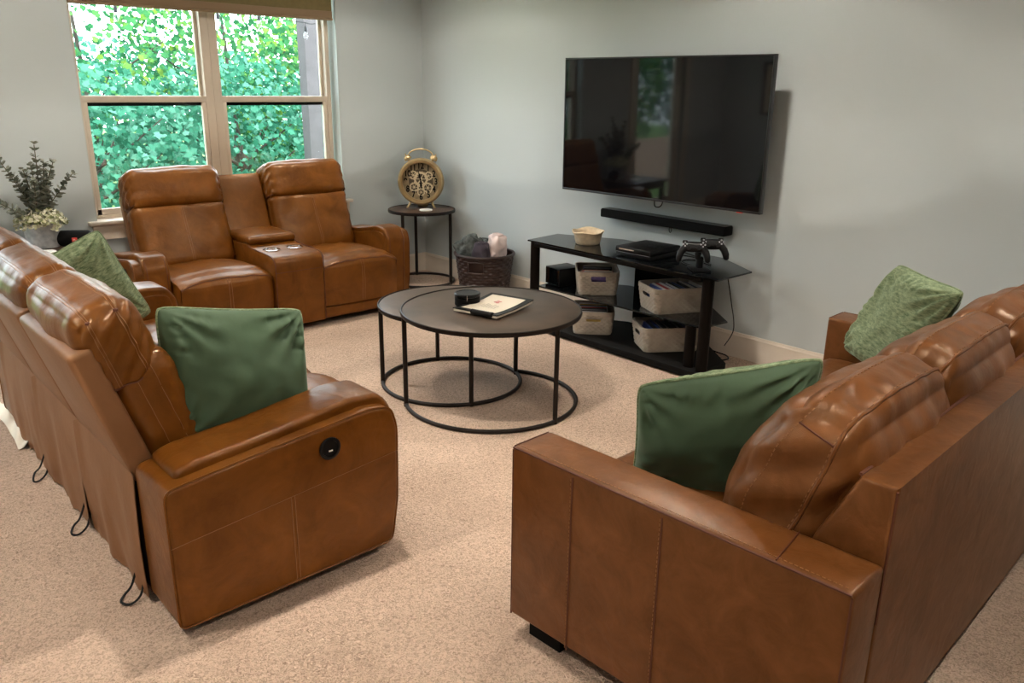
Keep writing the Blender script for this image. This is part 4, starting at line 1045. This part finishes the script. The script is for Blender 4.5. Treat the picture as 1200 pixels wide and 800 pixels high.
# ------------------------------------------------------------------ end table with plant, speaker, coaster (far left)
ET = (-3.045, -.33)
def end_table():
    t = thing('end_table', 'dark wooden end table behind the sofa, holding the plant', 'end table', (*ET, 0))
    MB().box((-.30, -.27, .552), (.33, .27, .580), .006).build('table_top', 'side_top', t)
    MB().box((-.27, -.24, .49), (.30, .24, .552), .004).build('apron', 'side_top', t)
    for x in (-.25, .28):
        for y in (-.22, .22): MB().box((x-.022, y-.022, 0), (x+.022, y+.022, .49), .004).build('leg', 'side_top', t)
    MB().box((-.25, -.22, .14), (.28, .22, .16), .004).build('lower_shelf', 'side_top', t)
end_table()
def plant():
    rnd = random.Random(5)
    t = thing('potted_eucalyptus', 'grey-green eucalyptus and cream filler in a galvanised pot on the end table', 'plant', (-2.985, -.185, .580))
    MB().lathe([(0, 0), (.088, 0), (.092, .004), (.097, .070), (.098, .078), (.101, .142), (.105, .146), (.103, .150), (.098, .146), (.095, .12), (0, .12)], 40).build('pot', 'steel', t, ang=35)
    def leafpair(mb, p, d, size):
        for s in (0, PI):
            a0 = rnd.uniform(0, 2*PI); o = V(d).orthogonal().normalized(); o.rotate(Matrix.Rotation(a0+s, 3, V(d)))
            ln = size*rnd.uniform(.8, 1.2); up = (o*.85+V(d)*.5).normalized(); q = up.cross(V(d)).normalized()
            pts = [p, p+up*ln*.35+q*ln*.42, p+up*ln*.8+q*ln*.36, p+up*ln*1.05, p+up*ln*.8-q*ln*.36, p+up*ln*.35-q*ln*.42]
            mid = p+up*ln*.55 - V(d)*ln*.08
            mb.add(pts+[mid], [(i, (i+1) % 6, 6) for i in range(6)])
    stems = [(-.17, .02, .545), (.02, .05, .60), (.12, -.04, .50), (-.05, -.02, .46), (.045, .0, .50), (-.26, -.05, .33), (-.09, .06, .42), (.08, .06, .43), (.0, -.06, .40), (.22, .02, .42), (-.02, .03, .48)]
    for i, (ex, ey, ez) in enumerate(stems):
        # screen-right direction of the room here is about (+x); stems fan out
        P = []
        for k in range(15):
            u = k/14; P.append(V((ex*u**1.3+.02*math.sin(i*2.1), ey*u+.02*math.cos(i*2.1), .12+(ez-.12)*u)))
        MB().tube(P, .0025, 5).build('stem', 'stem', t)
        lm = MB()
        for k in range(3, 15):
            d = (P[k]-P[k-1]).normalized()
            for _ in range(3): leafpair(lm, P[k]+d*rnd.uniform(-.01, .01), d, .044*(1.15-.5*k/14))
        lm.build('leaf_spray', 'euc', t, smooth=False, recalc=False)
    fl = MB()
    for i in range(520):
        a = rnd.uniform(0, 2*PI); r = .135*math.sqrt(rnd.random()); z = .135+.075*(1-(r/.14)**2)+rnd.uniform(-.025, .025)
        p = V((r*math.cos(a), r*math.sin(a), z)); d = (V((math.cos(a)*r*6, math.sin(a)*r*6, .7))+V((rnd.uniform(-.4, .4), rnd.uniform(-.4, .4), rnd.uniform(-.3, .3)))).normalized()
        leafpair(fl, p, d, .021)
    fl.build('filler_foliage', 'filler', t, smooth=False, recalc=False, kind='stuff')
plant()
def speaker():
    t = thing('portable_speaker', 'black cylindrical portable speaker with a small red badge on the end table', 'speaker', (-2.842, -.262, .580), R_(-30))
    MB().lathe([(0, -.105), (.030, -.105), (.042, -.098), (.046, -.085), (.047, 0), (.046, .085), (.042, .098), (.030, .105), (0, .105)], 32, (0, 0, .049), 'x').build('body', 'speaker_mesh', t)
    for s in (-1, 1): MB().lathe([(0, 0), (.030, 0), (.034, .003), (.030, .006), (0, .006)], 24, (s*.106-.003, 0, .049), 'x').build('end_cap', 'black_plastic', t)
    MB().box((-.06, -.02, 0), (.06, .02, .006), .002).build('foot', 'black_matte', t)
    b = MB().box((.006, -.0495, .033), (.036, -.0455, .058), .003).build('badge', 'red', t, label='small red badge with white lettering')
    me = text_mesh('JBL', .012, .0004); me.materials.append(M['white']); inst('lettering', me, b, (.021, -.050, .0455), (PI/2, 0, 0))
speaker()
coaster('round white coaster beside the plant pot', (-3.03, -.40, .580), .055)

# loose paper on the carpet behind the sofa
def paper():
    def fn(u, v):
        x = -3.575+.055*u+.02*math.sin(v*3); y = -1.15-.72*v; return (x, y, .008+.022*math.sin(v*9+u*2)**2*(.4+u)+.01*u)
    mb = MB().grid(fn, 6, 30); mb.grid(lambda u, v: V(fn(u, v))-V((0, 0, .004)), 6, 30, True)
    o = mb.build('cloth_strip', 'paper', ang=None, recalc=False); tag(o, 'crumpled cream strip on the carpet behind the reclining sofa', 'cloth')
paper()

# framed pictures on the wall opposite the television
for k, y in enumerate((-.75, -1.55)):
    t = thing('framed_picture', ['framed picture on the left wall, nearer the window', 'framed picture on the left wall, further from the window'][k], 'picture', (XL+.002, y, 1.45), group='framed pictures on the left wall')
    mb = MB()
    for (y0, y1, z0, z1) in ((-.25, .25, .27, .30), (-.25, .25, -.30, -.27), (-.25, -.22, -.27, .27), (.22, .25, -.27, .27)): mb.box((0, y0, z0), (.025, y1, z1), .003)
    mb.build('frame', 'black_matte', t); MB().box((0, -.22, -.27), (.008, .22, .27)).build('mat_board', 'paper', t, smooth=False); MB().box((.008, -.13, -.17), (.010, .13, .17)).build('print', 'clock_face', t, smooth=False)

# ------------------------------------------------------------------ outdoors
def outdoors():
    rnd = random.Random(11)
    o = MB().grid(lambda u, v: (-22+40*u, .17+24*v, -.45+.1*math.sin(u*9)*math.sin(v*7)+.5*v), 30, 20).build('lawn', 'grass', recalc=True); tag(o, 'bright green lawn outside the window', 'grass'); o['kind'] = 'stuff'
    def tree(name, label, c, rx, ry, rz, n, size, m, zb=-.3):
        t = thing(name, label, 'tree', (c[0], c[1], zb), group='leafy trees outside the window')
        lf = MB(); cz = c[2]-zb
        for i in range(n):
            while True:
                p = V((rnd.uniform(-1, 1), rnd.uniform(-1, 1), rnd.uniform(-1, 1)))
                if .35 < p.length < 1: break
            p = V((p.x*rx, p.y*ry, cz+p.z*rz))
            nn = V((rnd.uniform(-.7, .7), -1+rnd.uniform(-.6, .9), rnd.uniform(-.1, 1.2))).normalized(); u = nn.orthogonal().normalized(); u.rotate(Matrix.Rotation(rnd.uniform(0, 2*PI), 3, nn)); q = nn.cross(u); s = size*rnd.uniform(.6, 1.35)
            sh = [(0, -.5), (.34, -.34), (.30, -.08), (.55, .10), (.28, .22), (0, .60), (-.28, .22), (-.55, .10), (-.30, -.08), (-.34, -.34)]
            pts = [p+u*(a*s)+q*(b*s)+nn*(abs(a)*s*.25) for a, b in sh]
            lf.add(pts, [tuple(range(10))])
        lf.build('foliage', m, t, smooth=False, recalc=False)
        tr = MB(); tr.tube([(0, 0, 0), (.06, .02, cz*.5), (-.03, .05, cz+rz*.3)], lambda u: .07*(1-.7*u), 8)
        for k in range(7):
            a = k*2.4; z0 = cz*(.35+.08*k); tr.tube([(0, .02, z0), (rx*.35*math.cos(a), ry*.35*math.sin(a), z0+.3), (rx*.75*math.cos(a), ry*.75*math.sin(a), z0+.75)], lambda u: .025*(1-.75*u), 6)
        tr.build('trunk', 'bark', t)
    TD = 2.2
    spec = [((-1.3, 5.2, .65), 1.5, .9, 1.15, 1500, .15, 'tree2', 'low blue-green bushy maple at the left of the window'),
            ((.9, 5.6, .75), 1.5, .9, 1.2, 1500, .15, 'tree2', 'low blue-green bushy maple behind the wooden post'),
            ((2.6, 6.4, 1.1), 1.4, 1.0, 1.5, 1300, .16, 'tree1', 'green maple at the right edge of the window'),
            ((-.6, 7.2, 2.0), 1.8, 1.0, 1.5, 560, .17, 'tree1', 'taller yellow-green maple behind the left pane'),
            ((1.7, 7.6, 2.1), 1.8, 1.0, 1.4, 700, .17, 'tree1', 'taller yellow-green maple behind the right pane'),
            ((.4, 9.2, .6), 3.4, 1.0, 1.6, 1900, .20, 'tree2', 'broad blue-green thicket furthest from the window'),
            ((3.9, 9.0, 1.6), 2.0, 1.0, 2.1, 700, .20, 'tree1', 'bright green tree beyond the right edge of the window'),
            ((-3.4, 6.5, 1.4), 1.6, 1.0, 1.7, 1200, .17, 'tree1', 'green tree outside between window and glass door'),
            ((-7.6, 6.5, 1.8), 1.9, 1.0, 1.9, 1200, .19, 'tree1', 'bright green tree outside the glass door'),
            ((-11.2, 6.6, 1.6), 1.9, 1.1, 2.0, 2600, .20, 'tree1', 'bright green tree behind the board fence'),
            ((-14.4, 6.2, 1.8), 1.8, 1.1, 2.0, 1800, .20, 'tree2', 'blue-green tree at the far end of the board fence')]
    for (c, rx, ry, rz, n, s, m, lab) in spec: tree('maple_tree', lab, c, rx, ry, rz, int(n*TD), s*.54, m)
    # porch post and string lights
    t = thing('porch_post', 'weathered wooden porch post outside the right pane', 'post', (.645, 3.05, -.4))
    MB().box((-.085, -.085, 0), (.085, .085, 3.6), .008).build('post', 'post_wood', t)
    MB().box((-.11, -.11, 0), (.11, .11, .12), .01).build('post_base', 'post_wood', t)
    t = thing('string_lights', 'string of clear bulbs hung on a dark wire across the porch', 'string lights', (0, 2.62, 2.2))
    xs = [-2.6, -1.95, -1.513, -1.0, -.558, -.128, .393, .56]; zs = [.12, .0, .03, .10, .03, .04, -.04, -.02]
    P = []
    for i in range(len(xs)-1):
        for k in range(6): u = k/6; P.append((xs[i]*(1-u)+xs[i+1]*u, 0, zs[i]*(1-u)+zs[i+1]*u-.02*math.sin(PI*u)))
    MB().tube(P, .004, 5).build('wire', 'black_plastic', t)
    for (x, z) in ((-1.513, .03), (-.558, .03), (-.128, .04), (.393, -.04)):
        s_ = MB().lathe([(0, 0), (.014, 0), (.018, -.02), (.018, -.055), (0, -.055)], 12, (x, 0, z-.035)); s_.tube([(x, 0, z), (x, 0, z-.04)], .004, 5); s_.build('socket', 'black_plastic', t)
        MB().lathe([(0, -.05), (.014, -.055), (.022, -.075), (.026, -.10), (.018, -.125), (0, -.135)], 14, (x, 0, z-.035)).build('bulb', 'glass', t)
    # board fence seen through the glass door
    t = thing('board_fence', 'pinkish wooden board fence beyond the glass door', 'fence', (-14.2, 3.5, -.43))
    me = mesh_only(MB().box((0, 0, 0), (.138, .02, .92), .003, 1), 'board', 'fence')
    for k in range(52): inst('board', me, t, (k*.145, 0, 0))
    for z in (.15, .7): MB().box((0, .021, z), (7.54, .06, z+.09)).build('rail', 'fence', t, smooth=False)
outdoors()
